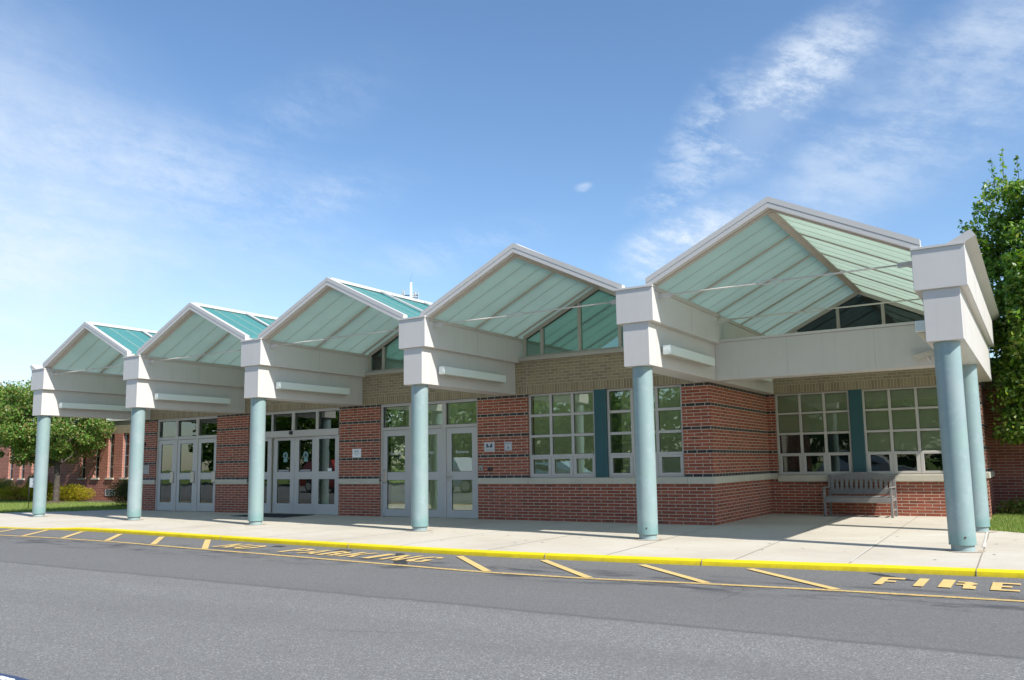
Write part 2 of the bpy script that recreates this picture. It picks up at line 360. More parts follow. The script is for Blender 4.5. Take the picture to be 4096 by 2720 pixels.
st = mixc(M_ROAD, ramp(M_ROAD, sn, [(.74, (0, 0, 0)), (.77, (.7, .7, .7))]), st, (.05, .05, .055))
setc(M_ROAD, st); bump(M_ROAD, mm(M_ROAD, 'ADD', spk.outputs[0], fi), .5, .006)

def worn(name, color, base, thr=(.52, .7), scale=20):
    m = mat(name, color, .7, 0, .3); g_ = geo(m)
    a_ = noise(m, g_, scale, 6, .75); b_ = noise(m, g_, 2.0, 4, .6); f_ = noise(m, g_, 130, 3, .7)
    c_ = mixc(m, ramp(m, b_, [(.3, (0, 0, 0)), (.7, (.5, .5, .5))]), color, tuple(x*.78 for x in color))
    c_ = mixc(m, ramp(m, a_, [(thr[0], (0, 0, 0)), (thr[1], (1, 1, 1))]), c_, base)
    c_ = mixc(m, mm(m, 'MULTIPLY', f_, .35), c_, tuple(x*.6 for x in color))
    setc(m, c_); bump(m, f_, .3, .004); return m
M_YEL = worn('kerb_paint', (.80, .63, .010), (.40, .32, .04), (.70, .84), 9)
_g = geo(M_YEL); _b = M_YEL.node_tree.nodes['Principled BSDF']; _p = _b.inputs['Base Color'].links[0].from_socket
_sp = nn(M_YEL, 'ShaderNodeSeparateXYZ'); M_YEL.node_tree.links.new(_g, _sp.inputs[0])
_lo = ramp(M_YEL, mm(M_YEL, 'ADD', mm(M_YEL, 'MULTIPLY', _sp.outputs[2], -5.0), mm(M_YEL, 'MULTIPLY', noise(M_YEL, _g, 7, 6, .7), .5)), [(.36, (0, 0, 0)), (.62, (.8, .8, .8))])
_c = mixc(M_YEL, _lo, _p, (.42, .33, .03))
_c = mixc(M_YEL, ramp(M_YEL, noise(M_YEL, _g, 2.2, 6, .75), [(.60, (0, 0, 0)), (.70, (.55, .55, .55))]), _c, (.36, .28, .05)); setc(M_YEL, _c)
M_LINE = worn('line_paint_worn', (.68, .47, .16), (.24, .21, .16), (.46, .62), 26)
M_HATCH = worn('line_paint', (.74, .52, .20), (.27, .24, .18), (.53, .70), 24)
M_TAR = mottled('tar_patch', (.042, .043, .045), .8, .1, 10, .3)
M_GRASSG = mat('lawn_ground', (.09, .14, .03), .95, 0, .1)
g = geo(M_GRASSG); a = noise(M_GRASSG, g, 1.2, 6, .7); b = noise(M_GRASSG, g, 38, 6, .8)
gc = ramp(M_GRASSG, a, [(.3, (.16, .215, .055)), (.7, (.24, .285, .10))])
gc = mixc(M_GRASSG, ramp(M_GRASSG, b, [(.35, (.7, .7, .7)), (.6, (0, 0, 0))]), gc, (.08, .15, .025))
setc(M_GRASSG, gc); bump(M_GRASSG, b, .8, .03)
M_MULCH = mottled('bark_mulch', (.13, .095, .075), .95, .4, 9, .1, .8)
M_BARK = mottled('tree_bark', (.10, .085, .072), .9, .3, 9, .15, .8)

def leafmat(name, cols, trans=.35, rough=.45, spec=.4, tint=(1.0, 1.25, .35)):
    m = bpy.data.materials.new(name); m.use_nodes = True; t = m.node_tree; b = t.nodes['Principled BSDF']
    ge = t.nodes.new('ShaderNodeNewGeometry'); rp = t.nodes.new('ShaderNodeValToRGB'); e = rp.color_ramp.elements
    e[0].position = 0; e[0].color = (*cols[0], 1); e[1].position = 1; e[1].color = (*cols[-1], 1)
    for i, c_ in enumerate(cols[1:-1]): x = e.new((i+1)/(len(cols)-1)); x.color = (*c_, 1)
    t.links.new(ge.outputs['Random Per Island'], rp.inputs[0]); t.links.new(rp.outputs[0], b.inputs['Base Color'])
    b.inputs['Roughness'].default_value = rough; b.inputs['Specular IOR Level'].default_value = spec
    tr = t.nodes.new('ShaderNodeBsdfTranslucent'); mul = t.nodes.new('ShaderNodeMix'); mul.data_type = 'RGBA'; mul.blend_type = 'MULTIPLY'; mul.inputs[0].default_value = 1
    t.links.new(rp.outputs[0], mul.inputs[6]); mul.inputs[7].default_value = (*tint, 1); t.links.new(mul.outputs[2], tr.inputs['Color'])
    mix = t.nodes.new('ShaderNodeMixShader'); mix.inputs[0].default_value = trans
    t.links.new(b.outputs[0], mix.inputs[1]); t.links.new(tr.outputs[0], mix.inputs[2])
    t.links.new(mix.outputs[0], t.nodes['Material Output'].inputs[0]); return m
M_LEAF1 = leafmat('pear_leaf', [(.06, .13, .02), (.095, .20, .025), (.15, .28, .03), (.23, .37, .045), (.34, .38, .07), (.12, .19, .03)], .42, .42, .6)
M_LEAF2 = leafmat('maple_leaf', [(.08, .16, .03), (.12, .24, .045), (.18, .32, .06), (.24, .28, .07), (.28, .17, .08)], .38)
M_LEAFY = leafmat('gold_shrub_leaf', [(.42, .40, .02), (.50, .44, .02), (.30, .34, .02), (.42, .20, .03), (.22, .26, .03)], .35, .6, .2)
M_LEAFG = leafmat('green_shrub_leaf', [(.09, .17, .03), (.15, .24, .05), (.24, .30, .07), (.28, .18, .08)], .35, .6, .2)
M_LEAFD = leafmat('dark_shrub_leaf', [(.04, .06, .015), (.07, .10, .02), (.10, .09, .03), (.05, .085, .02)], .25, .6, .2)
M_LEAFF = leafmat('far_leaf', [(.09, .18, .03), (.14, .24, .04), (.20, .29, .06)], .3, .6, .2)
M_BLADE = leafmat('grass_blade', [(.14, .24, .04), (.20, .30, .06), (.28, .34, .10), (.42, .40, .18)], .35, .6, .2)

# ------------------------------------------------------------------ mesh helpers
W = {}                                       # world origin of every object built
class MB:
    def __init__(s): s.v = []; s.f = []; s.sm = []; s.mi = []
    def add(s, vs, fs, smooth=False, mi=0):
        o = len(s.v); s.v += [tuple(x) for x in vs]
        for f in fs: s.f.append(tuple(i+o for i in f)); s.sm.append(smooth); s.mi.append(mi)
        return s
    def box(s, x0, x1, y0, y1, z0, z1, mi=0):
        if x0 > x1: x0, x1 = x1, x0
        if y0 > y1: y0, y1 = y1, y0
        if z0 > z1: z0, z1 = z1, z0
        v = [(x0, y0, z0), (x1, y0, z0), (x1, y1, z0), (x0, y1, z0), (x0, y0, z1), (x1, y0, z1), (x1, y1, z1), (x0, y1, z1)]
        return s.add(v, [(0, 3, 2, 1), (4, 5, 6, 7), (0, 1, 5, 4), (1, 2, 6, 5), (2, 3, 7, 6), (3, 0, 4, 7)], mi=mi)
    def bbox(s, x0, x1, y0, y1, z0, z1, b=.008):
        """box with chamfered long edges (in plan and in height)"""
        if x0 > x1: x0, x1 = x1, x0
        if y0 > y1: y0, y1 = y1, y0
        b = min(b, (x1-x0)*.4, (y1-y0)*.4, (z1-z0)*.4)
        rings = []
        for z, i in ((z0, b), (z0+b, 0), (z1-b, 0), (z1, b)):
            rings.append([(x0+b+i*.0, y0+i, z), (x1-b, y0+i, z), (x1-i, y0+b, z), (x1-i, y1-b, z), (x1-b, y1-i, z), (x0+b, y1-i, z), (x0+i, y1-b, z), (x0+i, y0+b, z)])
        v = [p for r in rings for p in r]; f = []
        for k in range(3):
            for i in range(8): j = (i+1) % 8; f.append((k*8+i, k*8+j, k*8+8+j, k*8+8+i))
        f.append(tuple(range(7, -1, -1))); f.append(tuple(range(24, 32)))
        return s.add(v, f)
    def prism(s, poly, y0, y1, axis='y', mi=0):
        """polygon in xz (axis y) / yz (axis x) / xy (axis z) extruded along the axis"""
        n = len(poly)
        A = sum(poly[i][0]*poly[(i+1) % n][1]-poly[(i+1) % n][0]*poly[i][1] for i in range(n))
        if A < 0: poly = poly[::-1]
        def pt(p, t_):
            return (p[0], t_, p[1]) if axis == 'y' else ((t_, p[0], p[1]) if axis == 'x' else (p[0], p[1], t_))
        v = [pt(p, y0) for p in poly]+[pt(p, y1) for p in poly]
        f = [tuple(range(n)), tuple(range(2*n-1, n-1, -1))]+[(i, i+n, (i+1) % n+n, (i+1) % n) for i in range(n)]
        if axis != 'y': f = [x[::-1] for x in f]
        return s.add(v, f, mi=mi)
    def tube(s, pts, rad, seg=12, smooth=True, cap=True):
        if isinstance(rad, (int, float)): rad = [rad]*len(pts)
        pts = [Vector(p) for p in pts]; n = len(pts); v = []; f = []
        up = None
        for i, p in enumerate(pts):
            d = (pts[min(i+1, n-1)]-pts[max(i-1, 0)]).normalized()
            if up is None:
                up = Vector((0, 0, 1)) if abs(d.z) < .9 else Vector((1, 0, 0))
            a_ = d.cross(up).normalized(); b_ = d.cross(a_).normalized(); up = -b_ if False else up
            for k in range(seg):
                t_ = 2*math.pi*k/seg; v.append(p+a_*math.cos(t_)*rad[i]+b_*math.sin(t_)*rad[i])
        for i in range(n-1):
            for k in range(seg):
                k2 = (k+1) % seg; f.append((i*seg+k, (i+1)*seg+k, (i+1)*seg+k2, i*seg+k2))
        o = len(s.v); s.add(v, f, smooth)
        if cap:
            s.f.append(tuple(o+k for k in range(seg))); s.sm.append(False); s.mi.append(0)
            s.f.append(tuple(o+(n-1)*seg+k for k in range(seg-1, -1, -1))); s.sm.append(False); s.mi.append(0)
        return s
    def build(s, name, material, parent=None, label=None, cat=None, group=None, kind=None, origin=None):
        co = np.array(s.v, dtype=np.float64)
        if origin is None:
            lo, hi = co.min(0), co.max(0); origin = ((lo[0]+hi[0])/2, (lo[1]+hi[1])/2, lo[2])
        me = bpy.data.meshes.new(name)
        me.from_pydata((co-np.array(origin)).tolist(), [], s.f)
        me.polygons.foreach_set('use_smooth', s.sm)
        mats = material if isinstance(material, (list, tuple)) else [material]
        for m_ in mats: me.materials.append(m_)
        if len(mats) > 1: me.polygons.foreach_set('material_index', s.mi)
        me.update()
        uvl = me.uv_layers.new(name='UVMap')
        nl = len(me.loops); vi = np.empty(nl, dtype=np.int32); me.loops.foreach_get('vertex_index', vi)
        nrm = np.empty(len(me.polygons)*3); me.polygons.foreach_get('normal', nrm); nrm = nrm.reshape(-1, 3)
        tot = np.empty(len(me.polygons), dtype=np.int32); me.polygons.foreach_get('loop_total', tot)
        ln = np.repeat(nrm, tot, axis=0); wc = co[vi]
        uv = np.empty((nl, 2)); ax = np.abs(ln)
        isx = (ax[:, 0] > ax[:, 1]) & (ax[:, 0] > ax[:, 2]); isz = (ax[:, 2] >= ax[:, 0]) & (ax[:, 2] > ax[:, 1])
        uv[:, 0] = np.where(isx, wc[:, 1], wc[:, 0]); uv[:, 1] = np.where(isz, wc[:, 1], wc[:, 2])
        uvl.data.foreach_set('uv', uv.ravel())
        ob = bpy.data.objects.new(name, me); col.objects.link(ob)
        po = W[parent.name] if parent else (0, 0, 0)
        if parent: ob.parent = parent
        ob.location = (origin[0]-po[0], origin[1]-po[1], origin[2]-po[2]); W[ob.name] = origin
        tag(ob, label, cat, group, kind); return ob
def tag(o_, label=None, cat=None, group=None, kind=None):
    if label: o_['label'] = label
    if cat: o_['category'] = cat
    if group: o_['group'] = group
    if kind: o_['kind'] = kind
    return o_
def thing(name, label, cat, loc, group=None):
    o_ = bpy.data.objects.new(name, None); col.objects.link(o_); o_.location = loc; o_.empty_display_size = .2
    W[o_.name] = tuple(loc); return tag(o_, label, cat, group)

def text_mb(s, x, z, size, y, bold=0.0, depth=.002, align='CENTER', shear=0.0, plane='xz', sx=1.0):
    """text standing in the xz plane facing -Y, centred at x, baseline z; returns an MB"""
    cu = bpy.data.curves.new('txt', 'FONT'); cu.body = s; cu.size = size; cu.align_x = align; cu.extrude = depth/2; cu.offset = bold; cu.shear = shear
    ob = bpy.data.objects.new('txt', cu); col.objects.link(ob)
    me = bpy.data.meshes.new_from_object(ob)
    mb = MB(); mb.add([(x+v.co.x*sx, y-v.co.z, z+v.co.y) for v in me.vertices], [tuple(p.vertices) for p in me.polygons])
    bpy.data.objects.remove(ob); bpy.data.curves.remove(cu); bpy.data.meshes.remove(me)
    return mb
def join(*mbs):
    o_ = MB()
    for m_ in mbs: o_.add(m_.v, m_.f)
    return o_

# ------------------------------------------------------------------ ground, road, pavement
def interp(xs, ys):
    def f(x): return float(np.interp(x, xs, ys))
    return f
_kx = np.array([-40, -8, 3, 4.6, 6, 8, 12.5, 17.2, 19.7, 22.2, 24.1, 32, 60]); _ky = np.array([-2.6, -2.55, -2.42, -2.33, -2.18, -2.27, -2.56, -2.74, -2.56, -2.23, -2.06, -1.6, -1.4])
_xx = np.arange(-40, 60, .25); _yy = np.interp(_xx, _kx, _ky)
_k = np.ones(9)/9; _yy = np.convolve(np.pad(_yy, 4, 'edge'), _k, 'valid')
kerb_front = interp(_xx, _yy)
kerb_z = interp([-60, 4.4, 6.1, 60], [-.058, -.058, 0, 0])

mb = MB(); n = 60
gx = np.concatenate([[-1500, -300, -80], np.linspace(-40, 60, 51), [120, 400, 1500]]); gy = np.array([-1500, -300, -60, -25, -10, 0, 10, 25, 60, 300, 1500])
vs = [(x, y, -.10 if y < 25 else -.10+(y-25)*.001) for y in gy for x in gx]
fs = [(j*len(gx)+i, j*len(gx)+i+1, (j+1)*len(gx)+i+1, (j+1)*len(gx)+i) for j in range(len(gy)-1) for i in range(len(gx)-1)]
mb.add(vs, fs); mb.build('ground', M_GRASSG, kind='structure', origin=(0, 0, 0))
# lawns at pavement level behind the kerb
mb = MB(); mb.box(-60, -.9, -1.5, 40, -.09, -.008); mb.box(23.45, 60, 2.5, 40, -.09, -.008); mb.build('lawn', M_GRASSG, kind='structure')

mb = MB()
xs = list(np.arange(-60, 60.01, .5)); v = []; f = []
for x in xs: v += [(x, -30, RZ), (x, kerb_front(x)-.0, RZ)]
for i in range(len(xs)-1): f.append((2*i, 2*i+2, 2*i+3, 2*i+1))
mb.add(v, f); mb.build('road', M_ROAD, kind='structure')

# pavement sheet following the kerb, dipping at the ramp on the left
edge_l = interp([-60, -8, -3.2, -2.9, -1.7, -1.25, -.55, -.5], [-.4, -.2, .55, 1.3, 2.1, 2.95, 3.95, 3.95])
edge_r = interp([23.36, 23.40, 23.44, 23.7, 24.0, 25, 30, 60], [D2, 4.1, 3.85, 3.62, 3.34, 3.2, 3.2, 3.3])
def back(x):
    if x < -.5: return edge_l(x)
    if x < 23.36: return D2+.3 if x > XCR-.1 else D1+.3
    return edge_r(x)
xs = sorted(set([round(q, 3) for q in np.arange(-40, 60.01, .5)]+[-3.2, -2.9, -1.7, -1.25, -.55, -.49, 18.6, 18.72, 23.36, 23.38, 23.41, 23.44, 23.7, 24.0]+[round(q, 3) for q in np.arange(3.9, 6.6, .1)]))
mb = MB(); v = []; f = []; T = [0, .1, .2, .3, .42, .6, 1.0]
for x in xs:
    y0 = kerb_front(x)+.13; y1 = back(x); zk = kerb_z(x)
    for t_ in T:
        y = y0+(y1-y0)*t_; dd = min(1, (y-y0)/1.3); v.append((x, y, zk*(1-dd)))
m_ = len(T)
for i in range(len(xs)-1):
    for k in range(m_-1): f.append((i*m_+k, (i+1)*m_+k, (i+1)*m_+k+1, i*m_+k+1))
mb.add(v, f, True); mb.build('pavement', M_CONC, kind='structure')
# joints
M_JOINT = mat('joint_dark', (.24, .21, .175), .9); M_SEAL = mottled('joint_sealant', (.60, .575, .52), .7, .05, 8)  # own dark tone of the pavement and kerb joints, then the pale sealant
mb = MB()
for (xa, ya, xb, yb) in [(22.27, -2.1, 21.97, D2-.02), (20.93, -2.35, 20.47, D2-.02), (19.2, -2.5, 18.85, 3.1), (17.3, -2.6, 17.15, 3.1), (15.6, -2.6, 15.5, 3.1), (13.9, -2.5, 13.85, 3.1), (12.2, -2.4, 12.2, 3.1), (23.62, -1.98, 23.5, 3.5), (25.2, -1.9, 25.2, 3.1), (26.9, -1.8, 26.9, 3.1), (10.3, -2.2, 10.35, 3.1), (8.4, -2.1, 8.45, 3.1), (6.5, -2.0, 6.5, 3.1)]:
    w_ = .006
    pts = []
    for k in range(9):
        t_ = k/8; jx = random.uniform(-.006, .006); pts.append((xa+(xb-xa)*t_+jx, ya+(yb-ya)*t_))
    for k in range(8):
        (x0, y0), (x1, y1) = pts[k], pts[k+1]
        mb.add([(x0-w_, y0, .004), (x0+w_, y0, .004), (x1+w_, y1, .004), (x1-w_, y1, .004)], [(0, 1, 2, 3)])
for (xa, ya, xb, yb) in [(18.95, .95, 23.5, .95), (18.95, 3.9, 23.3, 3.9)]:
    mb.add([(xa, ya-.005, .004), (xb, ya-.005, .004), (xb, ya+.005, .004), (xa, ya+.005, .004)], [(0, 1, 2, 3)])
mb.build('pavement_joint', M_JOINT, kind='structure')
mb = MB()
for k in range(8):
    y0, y1 = .6+k*.35, .95+k*.35; x0 = 23.56-.012*k; x1 = 23.56-.012*(k+1); a_ = random.uniform(.012, .026); b_ = random.uniform(.012, .026)
    mb.add([(x0-a_, y0, .007), (x0+a_, y0, .007), (x1+b_, y1, .007), (x1-b_, y1, .007)], [(0, 1, 2, 3)])
for k in range(7):
    y0, y1 = -1.9+k*.42, -1.48+k*.42; x0 = 22.26-.018*k; x1 = 22.26-.018*(k+1)
    mb.add([(x0-.012, y0, .006), (x0+.006, y0, .006), (x1+.006, y1, .006), (x1-.012, y1, .006)], [(0, 1, 2, 3)])
mb.build('joint_sealant', M_SEAL, kind='structure')
# kerb
M_SPOT = mat('gum_spot', (.16, .15, .14), .8); _rs = random.Random(3)
mb = MB()
for k in range(170):
    x = _rs.uniform(1, 25.5); y = _rs.uniform(-2.0, 2.9 if x < 18.5 else 5.5); rr = _rs.uniform(.010, .026); n_ = 7
    if x > 23.3 and y > 3: continue
    mb.add([(x+rr*math.cos(2*math.pi*j/n_)*_rs.uniform(.7, 1.2), y+rr*math.sin(2*math.pi*j/n_)*_rs.uniform(.7, 1.2), .0035) for j in range(n_)], [tuple(range(n_))])
mb.build('pavement_spots', M_SPOT, kind='stuff', label='small dark chewing gum spots scattered on the pale pavement', cat='stain')
mb = MB(); v = []; f = []; xs = [round(q, 3) for q in np.arange(-40, 60.01, .2)]
for x in xs:
    y0 = kerb_front(x); zk = kerb_z(x); j = random.uniform(-.004, .004)
    v += [(x, y0-.012+j, RZ-.05), (x, y0+j, zk-.016), (x, y0+.018+j, zk+.003), (x, y0+.131, zk+.004), (x, y0+.131, RZ-.05)]
for i in range(len(xs)-1):
    for k in range(4): f.append((i*5+k, (i+1)*5+k, (i+1)*5+k+1, i*5+k+1))
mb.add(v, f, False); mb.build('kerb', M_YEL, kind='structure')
mb = MB()
for x in (6.95, 11.2, 14.6, 18.35, 20.55, 23.62, 27.2):
    y0 = kerb_front(x); mb.prism([(y0-.018, RZ-.01), (y0-.004, -.012), (y0+.016, .006), (y0+.13, .0065), (y0+.13, RZ)], x-.005, x+.005, 'x')
mb.build('kerb_joint', M_JOINT, kind='structure')

# painted marks on the road (each a thin sheet)
def sheet(pts, z, name, material, label, cat, group=None):
    mb_ = MB(); mb_.add([(x, y, z) for x, y in pts], [tuple(range(len(pts)))]); return mb_.build(name, material, None, label, cat, group)
line_y = interp([-20, 4.0, 5.6, 7.6, 9.8, 12.4, 13.9, 18.3, 19.84, 21.08, 22.36, 24.1, 34], [-3.7, -3.68, -3.62, -3.55, -3.58, -3.80, -3.88, -4.21, -4.17, -3.99, -3.87, -3.79, -3.5])
mb = MB(); v = []; f = []; xs = list(np.arange(-20, 34, .3))
for x in xs: v += [(x, line_y(x)-.05, RZ+.006), (x, line_y(x)+.05, RZ+.006)]
for i in range(len(xs)-1): f.append((2*i, 2*i+2, 2*i+3, 2*i+1))
mb.add(v, f); mb.build('edge_line', M_LINE, None, 'long thin worn yellow line painted parallel to the kerb along the whole strip', 'road marking')
HAT = [(2.7, -2.60, 3.3, -3.6), (3.98, -2.50, 4.95, -3.6), (5.10, -2.38, 6.36, -3.58), (6.40, -2.33, 7.74, -3.52), (7.95, -2.42, 9.245, -3.52), (9.466, -2.50, 10.828, -3.62), (10.95, -2.56, 12.463, -3.78),
       (17.05, -2.90, 18.40, -4.16), (18.42, -2.82, 19.81, -4.14), (19.85, -2.74, 21.14, -3.94), (21.20, -2.56, 22.47, -3.82)]
HL = ['leftmost visible yellow hatch stripe, at the lowered end of the kerb', 'second yellow hatch stripe from the left, ending where the kerb starts to rise', 'third yellow hatch stripe from the left, below the ramped kerb end', 'fourth yellow hatch stripe from the left, just past the kerb ramp', 'fifth yellow hatch stripe from the left, in front of the second column', 'second hatch stripe left of the words NO PARKING',
      'yellow hatch stripe right beside the word NO', 'yellow hatch stripe just right of the word PARKING', 'second hatch stripe right of the word PARKING', 'third hatch stripe right of the word PARKING, in front of the fifth column', 'long yellow hatch stripe left of the word FIRE']
for (xa, ya, xb, yb), lb in zip(HAT, HL):
    d = Vector((xb-xa, yb-ya, 0)).normalized(); q = Vector((-d.y, d.x, 0))*.052
    sheet([(xa-q.x, ya-q.y), (xb-q.x, yb-q.y), (xb+q.x, yb+q.y), (xa+q.x, ya+q.y)][::1], RZ+.010, 'hatch_stripe', M_HATCH, lb, 'road marking', 'yellow hatch stripes along the kerb')
ST = {  # stencil letters on a 0..1 square, as quads or polygons
 'F': [[(0, 0), (.34, 0), (.34, 1), (0, 1)], [(.34, .80), (1, .80), (1, 1), (.34, 1)], [(.34, .40), (.75, .40), (.75, .56), (.34, .56)]],
 'I': [[(.28, 0), (.72, 0), (.72, 1), (.28, 1)]],
 'R': [[(0, 0), (.36, 0), (.36, 1), (0, 1)], [(.44, .84), (.8, .84), (1, .68), (1, .58), (.84, .46), (1, .34), (1, 0), (.66, 0), (.66, .30), (.62, .42), (.44, .42), (.44, .54), (.62, .56), (.68, .64), (.62, .72), (.44, .72)][:], ],
 'E': [[(0, 0), (.36, 0), (.36, 1), (0, 1)], [(.36, .84), (1, .84), (1, 1), (.36, 1)], [(.36, .42), (.72, .42), (.72, .58), (.36, .58)], [(.36, 0), (1, 0), (1, .16), (.36, .16)]],
 'N': [[(0, 0), (.26, 0), (.26, 1), (0, 1)], [(.30, 1), (.74, .30), (.74, 0), (.66, 0), (.30, .62)], [(.78, 0), (1, 0), (1, 1), (.78, 1)]],
 'O': [[(.44, 0), (.2, .04), (0, .25), (0, .75), (.2, .96), (.44, 1), (.44, .82), (.30, .72), (.30, .28), (.44, .18)], [(.56, 0), (.8, .04), (1, .25), (1, .75), (.8, .96), (.56, 1), (.56, .82), (.70, .72), (.70, .28), (.56, .18)]],
 'P': [[(0, 0), (.32, 0), (.32, 1), (0, 1)], [(.40, 1), (.8, .98), (1, .82), (1, .58), (.8, .42), (.40, .40), (.40, .55), (.62, .58), (.70, .70), (.62, .83), (.40, .85)]],
 'A': [[(0, 0), (.26, 0), (.46, .72), (.46, 1), (.36, 1)], [(1, 0), (.74, 0), (.54, .72), (.54, 1), (.64, 1)], [(.36, .22), (.64, .22), (.60, .38), (.40, .38)]],
 'K': [[(0, 0), (.32, 0), (.32, 1), (0, 1)], [(.40, .42), (.72, 1), (1, 1), (.66, .52), (1, 0), (.70, 0)]],
 'G': [[(.50, 0), (.2, .04), (0, .25), (0, .75), (.2, .96), (.50, 1), (.50, .82), (.32, .72), (.32, .28), (.50, .18)], [(.60, 0), (1, .06), (1, .48), (.60, .48), (.60, .34), (.72, .34), (.72, .18), (.60, .18)], [(.60, 1), (.9, .95), (1, .78), (.78, .72), (.70, .82), (.60, .83)]],
}
def word(letters, name, label, material):
    mb_ = MB()
    for ch, x0, x1, yb, yt in letters:
        for poly in ST[ch]:
            pts = [(x0+p[0]*(x1-x0), yb+p[1]*(yt-yb), RZ+.010) for p in poly]
            A = sum(pts[i][0]*pts[(i+1) % len(pts)][1]-pts[(i+1) % len(pts)][0]*pts[i][1] for i in range(len(pts)))
            if A < 0: pts = pts[::-1]
            mb_.add(pts, [tuple(range(len(pts)))])
    return mb_.build(name, material, None, label, 'road marking')
word([('F', 22.725, 22.97, -3.26, -2.66), ('I', 23.04, 23.26, -3.24, -2.61), ('R', 23.33, 23.67, -3.21, -2.59), ('E', 23.80, 24.055, -3.20, -2.595)], 'road_lettering', 'stencilled yellow word FIRE on the asphalt below the right end of the kerb', M_HATCH)
def run_letters(s, x0, x1, yb, yt, yb2, yt2, gap=.35):
    n_ = len(s); wl = (x1-x0)/(n_+(n_-1)*gap); o_ = []
    for i, ch in enumerate(s):
        a_ = x0+i*wl*(1+gap); t_ = i/max(1, n_-1); o_.append((ch, a_, a_+wl, yb+(yb2-yb)*t_, yt+(yt2-yt)*t_))
    return o_
word(run_letters('NO', 12.23, 13.13, -3.48, -2.90, -3.52, -2.95, .32), 'road_lettering', 'stencilled yellow word NO on the asphalt, left of the word PARKING', M_HATCH)
word(run_letters('PARKING', 13.98, 17.0, -3.60, -3.03, -3.75, -3.12, .28), 'road_lettering', 'stencilled yellow word PARKING on the asphalt in front of the fourth column', M_HATCH)
for pts, lb in [([(13.1, -2.80), (13.33, -2.80), (13.40, -2.98), (13.14, -2.99)], 'dark square tar patch above the word NO'), ([(14.62, -2.82), (14.90, -2.83), (14.98, -3.06), (14.68, -3.05)], 'dark square tar patch above the first letters of PARKING'),
                ([(15.86, -2.92), (16.05, -2.93), (16.95, -3.95), (16.70, -3.96)], 'long dark tar strip crossing the last letters of PARKING'), ([(22.52, -2.33), (22.66, -2.34), (23.10, -2.78), (22.92, -2.80)], 'slanting dark tar patch touching the letter F')]:
    sheet(pts[::-1], RZ+.003, 'tar_patch', M_TAR, lb, 'tar patch', 'dark tar patches by the kerb')

# ------------------------------------------------------------------ school building
bld = thing('school_building', 'red brick school front with dark bands, tan brick above, grey doors and gridded windows', 'building', (9.3, D1, 0))
ZB, ZS, ZH = 12*CRS, 14*CRS, 42*CRS          # sill bottom, sill top, head
OPEN_D = [(0.77, 3.692), (5.08, 8.655), (10.07, 13.12)]
WIN = (14.51, 18.21)
mb = MB(); T_ = .30
piers = [(XL, .77), (3.692, 5.08), (8.655, 10.07), (13.12, WIN[0]), (WIN[1], XCR)]
for a_, b_ in piers:
    mb.box(a_, b_, D1, D1+T_, -.08, ZB+.02); mb.box(a_, b_, D1, D1+T_, ZB+.06, ZH)
mb.box(WIN[0], WIN[1], D1, D1+T_, -.08, ZB+.02)
mb.box(XL, XCR, D1, D1+T_, ZH, 3.61)
mb.box(XCR-T_, XCR, D1+T_, D2+.3, -.08, ZB+.02); mb.box(XCR-T_, XCR, D1+T_, D2+.3, ZB+.06, 3.61)      # return wall
mb.box(XL, XL+T_, D1+T_, 8.2, -.08, 3.61)                                      # left end wall
mb.build('wall', M_BRICK, bld)
mb = MB(); WA, WB = (19.0, 20.69), (20.965, 22.655); XR = 23.35
mb.box(XCR, WA[0], D2, D2+T_, -.08, ZB+.02); mb.box(XCR, WA[0], D2, D2+T_, ZB+.06, ZH)
mb.box(WB[1], XR, D2, D2+T_, -.08, ZB+.02); mb.box(WB[1], XR, D2, D2+T_, ZB+.06, ZH)
mb.box(WA[0], WB[1], D2, D2+T_, -.08, ZB-.06)
mb.box(XCR, XR, D2, D2+T_, ZH, 3.61)
mb.box(XR-T_, XR, D2+T_, 9.3, -.08, 3.61)
mb.build('rear_wall', M_BRICK, bld)
mb = MB(); mb.box(XR, 60, 9.3, 9.6, -.1, 3.4); mb.build('side_wall', M_BRICKW, bld)
mb = MB(); mb.box(XR-.4, 60.1, 9.25, 9.9, 3.4, 3.55); mb.build('wall_coping', M_FASCIA, bld)
# limestone course, piece by piece
SB = [(a_, b_, D1-.022, D1+.1, ZB, ZS, .006) for a_, b_ in [(XL-.02, .77), (3.692, 5.08), (8.655, 10.07)]]
SB += [(a_, b_, D1-.022, D1+.2, ZB, ZS, .006) for a_, b_ in [(13.12, 14.52), (14.523, 16.60), (16.603, 18.27), (18.273, XCR+.02)]]
SB += [(XCR-.1, XCR+.022, a_, b_, ZB, ZS, .006) for a_, b_ in [(D1+.2, 5.0), (5.003, D2)]]
SB += [(XCR+.022, 19.0, D2-.022, D2+.1, ZB, ZS, .006), (19.0, 20.9, D2-.07, D2+.2, ZB-.06, ZS-.045, .012), (20.903, 22.70, D2-.07, D2+.2, ZB-.06, ZS-.045, .012),
       (22.70, XR+.05, D2-.022, D2+.1, ZB, ZS, .012), (XR-.1, XR+.05, D2+.1, 9.3, ZB, ZS, .012)]
for q in SB: MB().bbox(*q).build('stone_course', M_STONE, bld)
mb = MB(); mb.box(XL, 18.53, D1-.045, D1+.18, 3.61, 3.69)
mb.box(18.99, 23.1, D2-.045, D2+.18, 3.61, 3.69); mb.build('clerestory_sill', M_CLER, bld)
# control joints
M_CJ = mat('sealant', (.45, .42, .36), .8)
for q in (14.495, 9.22): MB().box(q, q+.008, D1-.002, D1+.01, ZH, 3.61).build('control_joint', M_CJ, bld)

